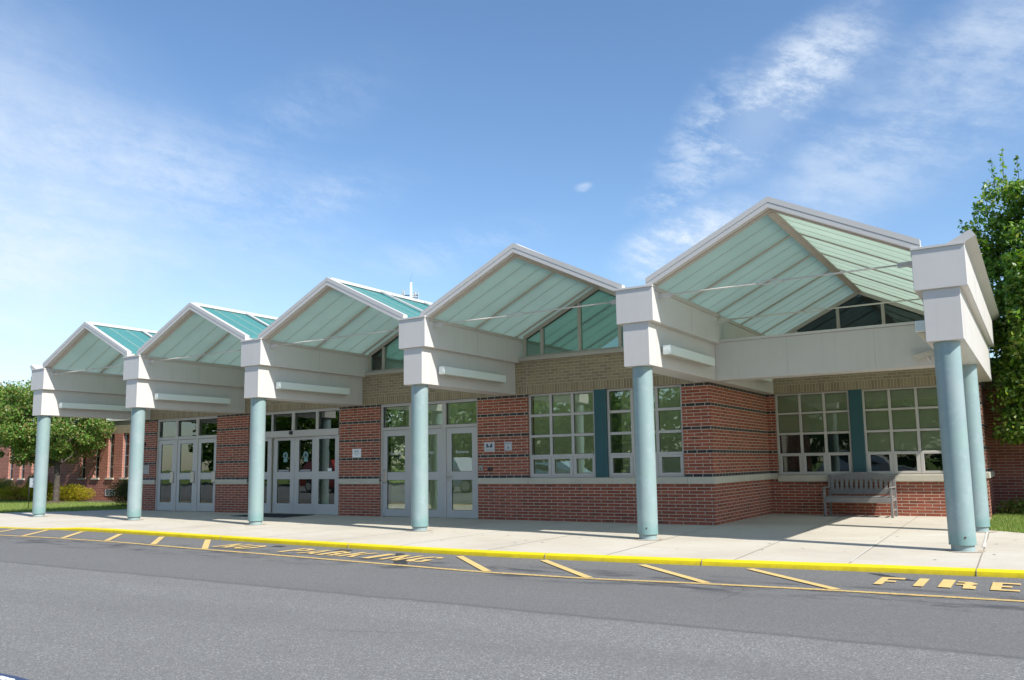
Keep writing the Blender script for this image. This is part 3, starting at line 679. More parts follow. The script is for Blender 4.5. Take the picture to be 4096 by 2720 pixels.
Y1 = D1+.055                                  # face of the frames
FZ = ZH-.004
def rect_frame(mb_, x0, x1, z0, z1, y0, y1, w_):
    wl, wr, wb, wt = w_ if isinstance(w_, tuple) else (w_,)*4
    mb_.bbox(x0, x0+wl, y0, y1, z0, z1, .004); mb_.bbox(x1-wr, x1, y0, y1, z0, z1, .004)
    mb_.bbox(x0+wl-.001, x1-wr+.001, y0+.001, y1-.001, z0, z0+wb, .004); mb_.bbox(x0+wl-.001, x1-wr+.001, y0+.001, y1-.001, z1-wt, z1, .004)
def door_leaf(x0, x1, z1, g_lo, g_hi, hinge='l', st=.155, bottom=.25, y=Y1, push=None, label=None):
    """leaf with two lights; returns the door part"""
    mb_ = MB(); z0 = .012; y0, y1 = y+.012, y+.057
    (a0, a1), (b0, b1) = g_lo, g_hi
    mb_.bbox(x0, x0+st, y0, y1, z0, z1, .004); mb_.bbox(x1-st, x1, y0, y1, z0, z1, .004)
    for q0, q1 in ((z0, a0), (a1, b0), (b1, z1)): mb_.bbox(x0+st-.001, x1-st+.001, y0+.001, y1-.001, q0, q1, .003)
    d_ = mb_.build('door', M_DOOR, bld, label)
    for q0, q1 in (g_lo, g_hi):
        MB().box(x0+st-.004, x1-st+.004, y0+.022, y0+.030, q0-.004, q1+.004).build('glass', M_GLASS, d_)
        gk = MB(); rect_frame(gk, x0+st-.0015, x1-st+.0015, q0-.0015, q1+.0015, y0+.008, y0+.021, .008); gk.build('gasket', M_GASKET, d_)
    return d_
# --- entrance 1 (three leaves, push plates on the right)
def door_set(x0, x1, mull, zt, zd, name_label):
    """outer frame with transom lights; mull = inner mullion spans"""
    mb_ = MB(); w_ = .055
    mb_.bbox(x0, x0+w_, Y1-.01, Y1+.12, 0, FZ, .004); mb_.bbox(x1-w_, x1, Y1-.01, Y1+.12, 0, FZ, .004)
    mb_.bbox(x0+w_-.001, x1-w_+.001, Y1-.008, Y1+.118, FZ-.075, FZ, .004)
    xs_ = [x0+w_]
    for a_, b_ in mull:
        mb_.bbox(a_, b_, Y1-.006, Y1+.116, zt if False else 0, FZ-.075, .004); xs_ += [a_, b_]
    xs_.append(x1-w_)
    for i in range(0, len(xs_), 2): mb_.bbox(xs_[i]-.001, xs_[i+1]+.001, Y1-.004, Y1+.114, zd, zt, .004)
    fr_ = mb_.build('door_frame', M_FRAME, bld, name_label)
    for i in range(0, len(xs_), 2):
        MB().box(xs_[i]-.003, xs_[i+1]+.003, Y1+.06, Y1+.068, zt-.003, FZ-.072).build('transom_glass', M_GLASS, fr_)
        gk = MB(); rect_frame(gk, xs_[i]-.001, xs_[i+1]+.001, zt-.001, FZ-.074, Y1+.035, Y1+.059, .010); gk.build('transom_gasket', M_GASKET, fr_)
    return fr_, xs_
fr1, X1 = door_set(.77, 3.692, [(1.655, 1.765), (2.655, 2.765)], 2.27, 2.18, 'frame of the leftmost triple doors')
for i in range(3):
    d_ = door_leaf(X1[2*i]+.004, X1[2*i+1]-.004, 2.172, (.26, .955), (1.155, 2.045), st=.135)
    pp = MB(); pp.bbox(X1[2*i+1]-.17, X1[2*i+1]-.005, Y1-.035, Y1+.014, .86, 1.20, .012); pp.build('push_plate', M_STEEL, d_)
# --- entrance 2 (sliding)
mb = MB(); a_, b_ = 5.08, 8.655
mb.bbox(a_, a_+.055, Y1-.01, Y1+.12, 0, FZ, .004); mb.bbox(b_-.055, b_, Y1-.01, Y1+.12, 0, FZ, .004)
mb.bbox(a_+.054, b_-.054, Y1-.008, Y1+.118, FZ-.075, FZ, .004)
TR = [(5.135, 5.98), (6.03, 6.80), (6.90, 7.73), (7.82, 8.60)]
for q in [(5.98, 6.03), (6.80, 6.90), (7.73, 7.82)]: mb.bbox(q[0], q[1], Y1-.006, Y1+.116, 2.28, FZ-.075, .004)
mb.bbox(a_+.054, b_-.054, Y1-.035, Y1+.118, 2.105, 2.285, .006)
fr2 = mb.build('door_frame', M_FRAME, bld, 'frame of the sliding entrance with a deep header box')
for q in TR:
    MB().box(q[0]-.003, q[1]+.003, Y1+.06, Y1+.068, 2.28, FZ-.072).build('transom_glass', M_GLASS, fr2)
    gk = MB(); rect_frame(gk, q[0]-.001, q[1]+.001, 2.284, FZ-.074, Y1+.035, Y1+.059, .010); gk.build('transom_gasket', M_GASKET, fr2)
MB().tube([(6.83, Y1-.036, 2.225), (6.83, Y1-.075, 2.215), (6.83, Y1-.10, 2.195)], [.05, .055, .03], 14).build('motion_sensor', M_BLACK, fr2)
g_lo, g_hi = (.285, .945), (1.150, 2.02)
for i, (q0, q1, yo) in enumerate([(5.14, 5.985, 0.0), (6.02, 6.868, .05), (6.876, 7.71, .05), (7.70, 8.598, 0.0)]):
    d_ = door_leaf(q0, q1, 2.10, g_lo, g_hi, st=.15 if i in (0, 3) else .165, y=Y1-.005+yo, label=['fixed side panel left of the sliding doors', 'left sliding door with a round tree sticker', 'right sliding door with a round tree sticker', 'fixed side panel right of the sliding doors'][i])
    if i in (1, 2):
        xc_ = 6.50 if i == 1 else 7.30
        dm = MB(); dm.tube([(xc_, Y1+.070-.005, 1.60), (xc_, Y1+.068-.005, 1.60)], .095, 24); dm.box(xc_-.075, xc_+.075, Y1+.0645, Y1+.0665, 1.42, 1.505)
        dm.build('sticker', mat('sticker_teal', (.17, .33, .31), .5), d_)
        dm = MB(); dm.prism([(xc_-.048, 1.60), (xc_, 1.675), (xc_+.048, 1.60), (xc_+.04, 1.56), (xc_+.012, 1.56), (xc_+.012, 1.53), (xc_-.012, 1.53), (xc_-.012, 1.56), (xc_-.04, 1.56)], Y1+.060, Y1+.0625)
        dm.build('sticker_emblem', M_INK, d_)
    if i in (1, 2): MB().box(q0+.22, q1-.22, Y1+.055, Y1+.058, 1.16, 1.205).build('notice_strip', mat('pale_print', (.35, .35, .38), .6), d_)
    if i == 3: MB().box(8.18, 8.32, Y1+.018, Y1+.021, 1.155, 1.235).build('notice_card', M_WHITE, d_)
# --- entrance 3 (hinged, writing on the glass)
fr3, X3 = door_set(10.07, 13.12, [(10.99, 11.10), (12.03, 12.145)], 2.24, 2.165, 'frame of the triple doors nearest the windows')
M_WTXT = mat('white_vinyl', (.62, .66, .64), .6)
for i, tx in enumerate(['Exit Only', 'Exit Only', 'Entrance']):
    q0, q1 = X3[2*i]+.004, X3[2*i+1]-.004
    d_ = door_leaf(q0, q1, 2.158, (.19, .91), (1.11, 2.015), st=.14 if i == 0 else .155)
    xc_ = (q0+q1)/2
    text_mb(tx, xc_, 1.545, .105, Y1+.030).build('door_lettering', M_WTXT, d_)
    if i == 0:
        dm = MB(); dm.prism([(xc_+.02, 1.47), (xc_+.055, 1.52), (xc_+.09, 1.47), (xc_+.055, 1.41)], Y1+.028, Y1+.031); dm.build('sticker_emblem', M_INK, d_)
        pp = MB(); pp.bbox(q0+.005, q0+.145, Y1-.03, Y1+.014, .86, 1.17, .012); pp.build('push_plate', M_STEEL, d_)
    if i == 2:
        hp = MB(); hp.bbox(q0+.055, q0+.095, Y1-.004, Y1+.014, .88, 1.12, .006); hp.tube([(q0+.075, Y1-.002, .98), (q0+.075, Y1-.05, .98), (q0+.19, Y1-.05, .985)], .013, 10); hp.build('handle', M_STEEL, d_)
# --- windows in the front: two grids and the teal pier
def window(x0, x1, yw, ztop, zbot, zrows, label, glassm, blind_rows=0, sashes=True):
    """3 x 4 grid, the bottom row opening sashes"""
    y0, y1 = yw, yw+.09; w_ = .05
    mb_ = MB(); rect_frame(mb_, x0, x1, zbot, ztop, y0, y1, (w_, w_, .055, .045))
    n_ = 3; xs_ = []
    xi0, xi1 = x0+w_, x1-w_; pw = (xi1-xi0-2*.062)/3
    for i in range(3): xs_.append((xi0+i*(pw+.062), xi0+i*(pw+.062)+pw))
    for i in range(2): mb_.bbox(xs_[i][1]-.001, xs_[i+1][0]+.001, y0+.004, y1-.004, zbot+.05, ztop-.04, .004)
    rows = zrows                              # list of (z0,z1) glass spans, top to bottom
    for k in range(len(rows)-1):
        for i in range(3): mb_.bbox(xs_[i][0]-.001, xs_[i][1]+.001, y0+.006, y1-.006, rows[k+1][1], rows[k][0], .004)
    z0, z1 = rows[-1]
    for i in range(3):                        # sash frames standing slightly proud
        a_, b_ = xs_[i][0]-.026, xs_[i][1]+.026
        rect_frame(mb_, a_, b_, z0-.05, z1+.052, y0-.008, y0+.05, (.072, .072, .05, .05))
    wn = mb_.build('window', M_FRAME, bld, label)
    gl_ = MB()
    for k, (q0, q1) in enumerate(rows):
        for a_, b_ in xs_: gl_.box(a_-.003, b_+.003, y0+.045, y0+.053, q0-.003, q1+.003)
    gl_.build('pane', glassm, wn)
    gk = MB()
    for k, (q0, q1) in enumerate(rows):
        for a_, b_ in xs_:
            if k == len(rows)-1: a_, b_ = a_+.045, b_-.045
            rect_frame(gk, a_-.001, b_+.001, q0-.001, q1+.001, y0+.030, y0+.044, .007)
    gk.build('gasket', M_GASKET, wn)
    if blind_rows:
        zb_ = rows[blind_rows-1][0]-.0
        MB().box(x0+.03, x1-.03, y0+.070, y0+.074, zb_-.03, ztop-.02).build('roller_blind', M_BLIND, wn)
    return wn
rowsF = [(2.375, 2.775), (1.91, 2.315), (1.465, 1.85), (1.04, 1.355)]
window(14.512, 16.205, Y1, FZ, ZS+.004, rowsF, 'window grid left of the front teal pier', M_GLASS)
window(16.492, 18.208, Y1, FZ, ZS+.004, rowsF, 'window grid right of the front teal pier', M_GLASS)
MB().bbox(16.205, 16.492, D1-.004, D1+.14, ZS+.004, FZ+.006, .006).build('teal_pier', M_TEALP, bld, 'teal painted pier between the two front windows')
YB = D2+.055
rowsB = [(2.385, 2.79), (1.905, 2.335), (1.42, 1.85), (.98, 1.35)]
window(19.002, 20.688, YB, FZ, ZS-.04, rowsB, 'window grid left of the rear teal pier, blind half down', M_GLASSD, 2)
window(20.967, 22.653, YB, FZ, ZS-.04, rowsB, 'window grid right of the rear teal pier, blind three quarters down', M_GLASSD, 3)
MB().bbox(20.688, 20.967, D2-.004, D2+.14, ZS-.04, FZ+.006, .006).build('teal_pier', M_TEALP, bld, 'teal painted pier between the two rear windows')

# clerestory gables over the front doors and windows, and over the rear wall
def gable_glazing(xc, yw, label, glassm, half=1.95):
    ztop = lambda x: ZP-.174-SL*abs(x-xc)      # underside of the roof
    mb_ = MB(); t_ = .085; y0, y1 = yw, yw+.10
    zb = 3.69
    for s_ in (-1, 1):                        # raking rails
        x0, x1 = xc, xc+s_*half
        mb_.prism([(x0, ztop(x0)), (x1, ztop(x1)), (x1, ztop(x1)-t_-.012), (x0, ztop(x0)-t_-.012)], y0, y1)
        mb_.prism([(x1, zb), (x1-s_*t_*.7, zb), (x1-s_*t_*.7, ztop(x1-s_*t_*.7)-t_), (x1, ztop(x1)-t_)], y0+.002, y1-.002)
    for m_ in (-1.46, -.49, .49, 1.46):
        zt_ = min(ztop(xc+m_-.035), ztop(xc+m_+.035))-t_-.005
        mb_.box(xc+m_-.035, xc+m_+.035, y0+.004, y1-.004, zb, zt_)
    mb_.box(xc-half+.05, xc+half-.05, y0+.006, y1-.006, zb, zb+.05)
    c_ = mb_.build('clerestory', M_CLER, bld, label)
    g_ = MB(); e_ = .03
    g_.prism([(xc-half+e_, zb+.03), (xc+half-e_, zb+.03), (xc+half-e_, ztop(xc+half)-.06), (xc, ztop(xc)-.06), (xc-half+e_, ztop(xc+half)-.06)], yw+.05, yw+.056)
    g_.build('glass', glassm, c_)
    k_ = MB(); e_ = .012                      # dark edge of the glazing pocket
    for s_ in (-1, 1):
        k_.prism([(xc, ztop(xc)-t_-.013), (xc+s_*(half-.06), ztop(xc+half-.06)-t_-.013), (xc+s_*(half-.06), ztop(xc+half-.06)-t_-.03), (xc, ztop(xc)-t_-.03)], yw+.03, yw+.049)
    k_.build('gasket', M_GASKET, c_)
    return c_
for i in range(4):
    gable_glazing((XC[i]+XC[i+1])/2, D1+.02, ['leftmost clerestory gable', 'clerestory gable above the sliding doors', 'clerestory gable above the third doors', 'clerestory gable above the front windows'][i], M_GLASSC)
gable_glazing((XC[4]+XC[5])/2, D2+.02, 'dark clerestory gable above the rear windows', M_GLASSV)

# inside: lobby behind the doors and windows, lit through its own roof sheets
YI = 8.4
mb = MB(); mb.box(XL+T_, XCR-T_, D1+T_, YI, -.08, -.002); mb.build('lobby_floor', M_INFLOOR, bld)
mb = MB(); mb.box(XL+T_, XCR-T_, YI, YI+.2, 0, 4.1)
for x_ in (4.69, 9.25): mb.box(x_-.1, x_+.1, D1+1.9, YI, 0, 3.6)
mb.box(XCR-T_-.02, XCR-T_-.001, D1+T_, YI, 0, 4.1)
mb.build('lobby_wall', M_PLASTER, bld)
mb = MB(); mb.box(5.3, 5.5, 5.6, 5.7, 0, 2.9); mb.box(6.7, 6.86, 5.6, 5.7, 0, 2.9); mb.box(8.1, 8.3, 5.6, 5.7, 0, 2.9); mb.box(5.5, 8.1, 5.6, 5.7, 2.25, 2.9)
mb.box(11.5, 11.9, 6.2, 6.3, 0, 3.0); mb.box(15.1, 15.5, 6.0, 6.1, 0, 3.2); mb.box(17.2, 17.5, 6.5, 6.6, 0, 3.0)
mb.build('lobby_screen', mat('lobby_frame', (.13, .15, .11), .7), bld)
mb = join(text_mb('Ca', 6.05, 1.72, .42, 8.385, .012), text_mb('&', 7.35, 1.72, .42, 8.385, .012), text_mb('C', 7.25, 1.10, .45, 8.385, .012))
mb.box(6.0, 7.2, 8.37, 8.39, 1.58, 1.60); mb.build('wall_lettering', M_DECALG, bld)
mb = MB(); mb.box(8.95, 9.7, 8.36, 8.39, 1.0, 2.0); mb.build('notice_board', M_BLACK, bld)
# room behind the rear windows
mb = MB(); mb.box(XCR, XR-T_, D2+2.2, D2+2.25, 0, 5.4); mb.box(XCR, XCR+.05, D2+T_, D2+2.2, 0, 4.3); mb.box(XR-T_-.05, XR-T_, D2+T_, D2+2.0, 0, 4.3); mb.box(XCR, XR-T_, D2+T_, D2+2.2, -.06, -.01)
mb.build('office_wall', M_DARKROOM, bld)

# ------------------------------------------------------------------ canopy
can = thing('entrance_canopy', 'long entrance canopy of five translucent green gables on pale blue round columns', 'canopy', (11.7, 0, 0))
M_GROUT = mottled('grout', (.52, .52, .50), .8, .12, 9)
M_STAIN = mottled('rusty_concrete', (.44, .355, .26), .9, .12, 9)
def cyl(mb_, x, y, z0, z1, r_, seg=48):
    v = []; f = []
    for z in (z0, z1):
        for k in range(seg): a_ = 2*math.pi*k/seg; v.append((x+r_*math.cos(a_), y+r_*math.sin(a_), z))
    for k in range(seg): k2 = (k+1) % seg; f.append((k, k2, seg+k2, seg+k))
    mb_.add(v, f, True); mb_.add([v[k] for k in range(seg)][::-1], [tuple(range(seg))]); mb_.add(v[seg:], [tuple(range(seg))])
for i, (x, y) in enumerate([(q, 0) for q in XC]+[(XC[5], 3.47)]):
    mb = MB(); cyl(mb, x, y, .085, H+.01, .168)
    cyl(mb, x, y, .085, .099, .1705); cyl(mb, x, y, H-.03, H-.012, .1705)
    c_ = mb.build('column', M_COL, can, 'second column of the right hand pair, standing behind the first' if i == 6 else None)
    mb = MB(); cyl(mb, x, y, -.02, .09, .145); mb.build('column_collar', M_COLL, c_)
    mb = MB(); n_ = 22; rr_ = [.185+.012*math.sin(k*2.3+i)+random.uniform(-.006, .006) for k in range(n_)]
    mb.add([(x+rr_[k]*math.cos(2*math.pi*k/n_), y+rr_[k]*math.sin(2*math.pi*k/n_), .006) for k in range(n_)], [tuple(range(n_))]); mb.build('grout_pad', M_GROUT, c_)
    mb = MB(); rr_ = [q*1.22+random.uniform(0, .03) for q in rr_]
    mb.add([(x+.02+rr_[k]*math.cos(2*math.pi*k/n_), y-.02+rr_[k]*math.sin(2*math.pi*k/n_), .0045) for k in range(n_)], [tuple(range(n_))]); mb.build('rust_stain', M_STAIN, c_)
    if i in (4, 5):
        mb = MB(); mb.tube([(x+.05, y-.1615, .19), (x+.05, y-.168, .19)], .013, 12); mb.build('drain_hole', mat('rust', (.12, .05, .03), .9), c_)
for i, x in enumerate(XC):
    yend = D2 if i == 5 else D1
    yl = D2 if i in (4, 5) else D1-.002
    mb = MB(); mb.bbox(x-.234, x+.234, -.218, yl-.002, H, ZM+.002, .006)
    lb = mb.build('lower_beam', M_PANEL, can)
    mb = MB(); mb.bbox(x-.334, x+.334, -.254, (YI if i < 4 else D2-.002), ZM, ZT-.028, .006)
    ub = mb.build('upper_beam', M_PANEL, can)
    mb = MB(); mb.box(x-.342, x+.342, -.272, (D1 if i < 5 else D2), ZT-.030, ZT); mb.build('beam_cap', M_FASCIA, ub)
    M_SEAM = mat('seam_grey', (.36, .35, .34), .6) if i == 0 else bpy.data.materials['seam_grey']
    for s_ in (-1, 1): MB().box(x+s_*.2332, x+s_*.2352, .10, .104, H+.01, ZM-.01).build('panel_seam', M_SEAM, lb)
    for q in ((1.55,) if i < 5 else (1.55, 3.9)):
        for s_ in (-1, 1): MB().box(x+s_*.3332, x+s_*.3352, q, q+.004, ZM+.01, ZT-.04).build('panel_seam', bpy.data.materials['seam_grey'], ub)
    # channel between two gables, open to the sky
    mb = MB(); mb.box(x-.22, x+.22, -.15, (YI if i < 4 else D2), ZT+.002, ZT+.02); mb.build('valley_gutter', M_FASCIA, ub)
# flared eave pieces at both ends
x = XC[5]; mb = MB(); mb.prism([(x+.30, 4.155), (x+.475, 4.25), (x+.415, 4.345), (x+.12, 4.19), (x+.14, 4.16)], -.262, D2+.3); mb.build('flared_eave', M_FASCIA, can)
x = XC[0]; mb = MB(); mb.prism([(x-.30, 4.16), (x-.43, 4.25), (x-.375, 4.335), (x-.12, 4.20), (x-.14, 4.16)], -.262, D1); mb.build('flared_eave', M_FASCIA, can)

M_THIN = mottled('thin_bar', (.46, .50, .42), .5, .03)
def gable(i):
    x0, x1 = XC[i]+.215, XC[i+1]-.215; xc = (XC[i]+XC[i+1])/2; hw = (x1-x0)/2
    yend = YI if i < 4 else D2+.2
    zt = lambda x, d=0.0: ZP-d-SL*abs(x-xc)
    def rake(mb_, d0, d1, ya, yb, e0=0.0, e1=0.0):
        for s_ in (-1, 1):
            xa, xb = xc+s_*e0, xc+s_*(hw-e1)
            mb_.prism([(xa, zt(xa, d0)), (xb, zt(xb, d0)), (xb, zt(xb, d1)), (xa, zt(xa, d1))], ya, yb)
    root = MB()
    rake(root, 0, .088, -.245, -.125); rake(root, .0885, .10, -.235, -.13); rake(root, .10, .172, -.241, -.128)
    g_ = root.build('gable_frame', M_FASCIA, can, ['leftmost gable of the canopy roof', 'second gable from the left', 'middle gable of the canopy roof', 'fourth gable from the left', 'rightmost and nearest gable of the canopy roof'][i])
    mb_ = MB()                                # ridge flashing and top caps
    mb_.prism([(xc-.07, zt(xc-.07, -.006)), (xc, zt(xc, -.02)), (xc+.07, zt(xc+.07, -.006)), (xc+.07, zt(xc+.07, .03)), (xc, zt(xc, .03)), (xc-.07, zt(xc-.07, .03))], -.13, yend)
    majors = [y for y in (1.45, 3.05, 4.65, 6.25, 7.8) if y < yend-.1]
    for y in majors: rake(mb_, -.006, .03, y-.045, y+.045, .075, .02)
    mb_.build('roof_cap', M_WHITE if False else M_FASCIA, g_)
    for y in [-.078]+majors:                  # structure seen from below
        mb_ = MB(); rake(mb_, .06, .188, y-(.047 if y < 0 else .026), y+(.047 if y < 0 else .026)); mb_.build('rib', M_RIB, g_)
    mb_ = MB()
    mb_.prism([(xc-.075, zt(xc-.075, .165)), (xc, zt(xc, .165)), (xc+.075, zt(xc+.075, .165)), (xc+.075, zt(xc+.075, .19)), (xc, zt(xc, .205)), (xc-.075, zt(xc-.075, .19))], -.03, yend-.02)
    mb_.build('ridge_beam', M_RIB, g_)
    for s_ in (-1, 1):
        mb_ = MB(); mb_.box(xc+s_*(hw+.0), xc+s_*(hw-.14), -.12, yend, ZT-.09, ZT-.025); mb_.build('eave_rail', M_RIB, g_)
    k0 = [-.08]+majors+[min(yend, majors[-1]+1.6)]
    for a_, b_ in zip(k0[:-1], k0[1:]):
        for q in (1/3, 2/3):
            y = a_+(b_-a_)*q
            if y < yend-.05:
                mb_ = MB(); rake(mb_, .0475, .0575, y-.006, y+.006, .08, .02); rake(mb_, .1655, .1735, y-.006, y+.006, .06, .10)
                mb_.build('glazing_bar', M_THIN, g_)
    mb_ = MB(); v = []; f = []
    for s_ in (-1, 1):
        xa, xb = xc, xc+s_*hw
        o_ = len(mb_.v); q = [(xa, -.14, zt(xa, .058)), (xb, -.14, zt(xb, .058)), (xb, yend, zt(xb, .058)), (xa, yend, zt(xa, .058))]
        mb_.add(q, [(0, 1, 2, 3) if s_ > 0 else (3, 2, 1, 0)])
    mb_.build('roof_sheet', M_SHEET, g_)
    mb_ = MB()
    for s_ in (-1, 1):
        xa, xb = xc, xc+s_*(hw+.02)
        mb_.add([(xa, -.13, zt(xa, .17)), (xb, -.13, zt(xb, .17)), (xb, yend, zt(xb, .17)), (xa, yend, zt(xa, .17))], [(0, 1, 2, 3) if s_ > 0 else (3, 2, 1, 0)])
    mb_.build('inner_sheet', M_SHEETI, g_)
    # tie rods with turnbuckles
    for ty in ([.02] if i < 4 else [.02, 3.02]):
        zr = 4.03; xa, xb = XC[i]+.334, XC[i+1]-.334; mb_ = MB()
        xm = (xa+xb)/2-.1
        mb_.tube([(xa+.12, ty, zr), (xm-.16, ty, zr)], .013, 8); mb_.tube([(xm+.16, ty, zr), (xb-.12, ty, zr)], .013, 8)
        for zz in (-.028, .028): mb_.tube([(xm-.17, ty, zr), (xm-.12, ty, zr+zz), (xm+.12, ty, zr+zz), (xm+.17, ty, zr)], .009, 8)
        mb_.tube([(xm-.19, ty, zr), (xm-.14, ty, zr)], .02, 8); mb_.tube([(xm+.14, ty, zr), (xm+.19, ty, zr)], .02, 8)
        mb_.box(xa-.01, xa+.22, ty-.012, ty+.012, zr-.04, zr+.035); mb_.box(xb-.22, xb+.01, ty-.012, ty+.012, zr-.04, zr+.035)
        mb_.build('tie_rod', M_ROD, g_)
for i in range(5): gable(i)
# cross beam of the last bay
mb = MB(); mb.bbox(XC[4]+.236, XC[5]-.236, D1-.13, D1+.27, H-.004, 3.60, .006)
cb = mb.build('cross_beam', M_PANEL, can, 'deep grey cross beam in front of the recessed bay')
for q in (20.4, 21.95): MB().box(q, q+.004, D1-.1315, D1-.129, H+.01, 3.59).build('panel_seam', bpy.data.materials['seam_grey'], cb)
mb = MB(); mb.box(XC[4]+.236, XC[5]-.236, D1-.15, D1+.28, 3.602, 3.65); mb.build('beam_cap', M_FASCIA, cb)

# ------------------------------------------------------------------ light boxes on the beams
LBL = ['linear light box on the beam of the leftmost column', 'linear light box on the beam over the second column from the left', 'linear light box on the beam over the third column', 'linear light box on the beam over the fourth column', 'linear light box on the beam over the fifth column, nearest lit one',
       'short visible end of the light box inside the rightmost beam, above the security camera', 'light box end peeking out behind the deep cross beam near the brick corner']
for i, (x, s_, ya, yb) in enumerate([(XC[0], 1, .26, 2.55), (XC[1], 1, .26, 2.55), (XC[2], 1, .26, 2.55), (XC[3], 1, .26, 2.55), (XC[4], 1, .26, 2.55), (XC[5], -1, .26, 2.55), (XC[4], 1, 4.2, 6.5)]):
    xi = x+s_*.234
    t_ = thing('light_box', LBL[i], 'light', (xi, (ya+yb)/2, 3.06), 'linear light boxes on the canopy beams')
    mb = MB(); mb.bbox(xi+s_*.035, xi+s_*.175, ya, yb, 3.07, 3.23, .010); mb.build('housing', M_LIGHTBOX, t_)
    mb = MB(); mb.box(xi+s_*.055, xi+s_*.155, ya+.05, yb-.05, 3.058, 3.0695); mb.build('diffuser', mat('diffuser', (.42, .40, .34), .5) if i == 0 else bpy.data.materials['diffuser'], t_)
    mb = MB()
    for q in (ya+.2, (ya+yb)/2, yb-.2): mb.box(xi+s_*.001, xi+s_*.036, q-.05, q+.05, 3.10, 3.20)
    mb.build('bracket', M_PANEL, t_)

# security camera on the column behind
t_ = thing('security_camera', 'beige bullet security camera on a curved arm under the rightmost beam', 'camera', (23.0, 3.3, 2.85))
mb = MB(); d0 = Vector((22.60, 2.95, 2.985)); d1 = Vector((22.87, 3.10, 3.075))
ax = (d1-d0).normalized(); sd = ax.cross(Vector((0, 0, 1))).normalized(); up = sd.cross(ax)
def obox(mb_, p, q, w_, h_, sd_, up_):
    v = [pt+sd_*a_*w_+up_*b_*h_ for pt in (p, q) for a_, b_ in ((-1, -1), (1, -1), (1, 1), (-1, 1))]
    mb_.add(v, [(0, 1, 2, 3), (7, 6, 5, 4), (0, 4, 5, 1), (1, 5, 6, 2), (2, 6, 7, 3), (3, 7, 4, 0)])
obox(mb, d0, d1, .045, .04, sd, up); mb.build('camera_housing', mottled('camera_enamel', (.60, .58, .50), .4, .03), t_)
mb = MB(); obox(mb, d0-ax*.03+up*.046, d1+ax*.02+up*.046, .052, .006, sd, up); mb.build('sun_shield', M_PANEL, t_)
mb = MB(); mb.tube([(22.80, 3.05, 3.03), (22.80, 3.05, 2.98), (22.83, 3.08, 2.93), (22.88, 3.15, 2.90), (22.97, 3.25, 2.895), (23.2, 3.40, 2.895)], [.03, .022, .016, .016, .016, .016], 10)
mb.build('camera_arm', M_PANEL, t_)

# ------------------------------------------------------------------ signs and small things on the wall
def plate(name, x0, x1, z0, z1, label, cat, material=M_WHITE, y=D1, parts=None):
    t_ = thing(name, label, cat, ((x0+x1)/2, y-.01, z0))
    MB().box(x0, x1, y-.012, y-.001, z0, z1).build('plate', material, t_)
    for nm, mb_, mt in (parts or []): mb_.build(nm, mt, t_)
    return t_
yt = D1-.0135
M_NOTE = mat('notice_white', (.80, .81, .82), .5); M_ALU = mat('sign_plate_grey', (.52, .53, .55), .45)
plate('notice_sign', 9.145, 9.44, 1.50, 1.72, 'white notice sign on the brick between the sliding doors and the third doors', 'sign', M_NOTE,
      parts=[('lettering', join(text_mb('NOTICE', 9.29, 1.645, .040, yt, .001), text_mb('Security Cameras', 9.29, 1.60, .028, yt), text_mb('In Use', 9.29, 1.555, .028, yt)), M_INK)])
xa, xb = 13.318, 13.603
em = MB()
em.prism([(13.375, 1.745), (13.42, 1.745), (13.43, 1.70), (13.455, 1.69), (13.45, 1.655), (13.375, 1.655)], yt, yt-.001+.0)
em.prism([(13.545, 1.745), (13.50, 1.745), (13.49, 1.70), (13.465, 1.69), (13.47, 1.655), (13.545, 1.655)], yt, yt-.001)
plate('emblem_sign', xa, xb, 1.565, 1.78, 'grey metal sign with a dark two part emblem, right of the third doors', 'sign', M_ALU,
      parts=[('emblem', em, mat('emblem_blue_grey', (.06, .075, .10), .5)), ('lettering', join(text_mb('PLEASE USE THIS ENTRANCE', 13.46, 1.605, .016, yt), text_mb('VISITORS REPORT TO OFFICE', 13.46, 1.582, .014, yt)) if False else MB().box(13.36, 13.56, yt, yt+.001, 1.605, 1.610).box(13.36, 13.56, yt, yt+.001, 1.590, 1.594), M_INK)])
bd = MB(); rect_frame(bd, 13.888, 14.07, 1.585, 1.766, yt, yt+.001, .004)
plate('entrance_sign', 13.877, 14.082, 1.574, 1.777, 'small square grey sign with a thin border and the letter A', 'sign', M_ALU,
      parts=[('border', bd, M_INK), ('lettering', join(text_mb('ENTRANCE', 13.98, 1.725, .026, yt), text_mb('A', 13.98, 1.605, .115, yt, 0, sx=.9)), M_INK)])
t_ = thing('intercom', 'small pale intercom box by the right edge of the third doors', 'intercom', (13.225, D1, 1.12))
mb = MB(); mb.prism([(13.17, 1.125), (13.285, 1.125), (13.27, 1.245), (13.185, 1.245)], D1-.045, D1-.001); mb.build('housing', mat('beige_plastic', (.30, .30, .27), .5), t_)
MB().box(13.205, 13.25, D1-.047, D1-.0455, 1.15, 1.18).build('button', M_DARKMETAL, t_)
t_ = thing('card_reader', 'black card reader on the brick right of the intercom box', 'card reader', (13.477, D1, 1.12))
MB().bbox(13.41, 13.545, D1-.04, D1-.001, 1.12, 1.197, .012).build('housing', M_BLACK, t_); MB().box(13.44, 13.515, D1-.042, D1-.0405, 1.15, 1.17).build('reader_face', M_DARKMETAL, t_)
plate('dedication_plaque', .115, .475, 1.13, 1.405, 'pale stone plaque on the brick beside the second column', 'plaque', mottled('plaque_stone', (.42, .40, .37), .7, .05, 4),
      parts=[('lettering', MB().box(.16, .43, yt, yt+.001, 1.34, 1.346).box(.16, .43, yt, yt+.001, 1.31, 1.316).box(.16, .43, yt, yt+.001, 1.28, 1.286), mat('engraving', (.25, .24, .22), .8))])
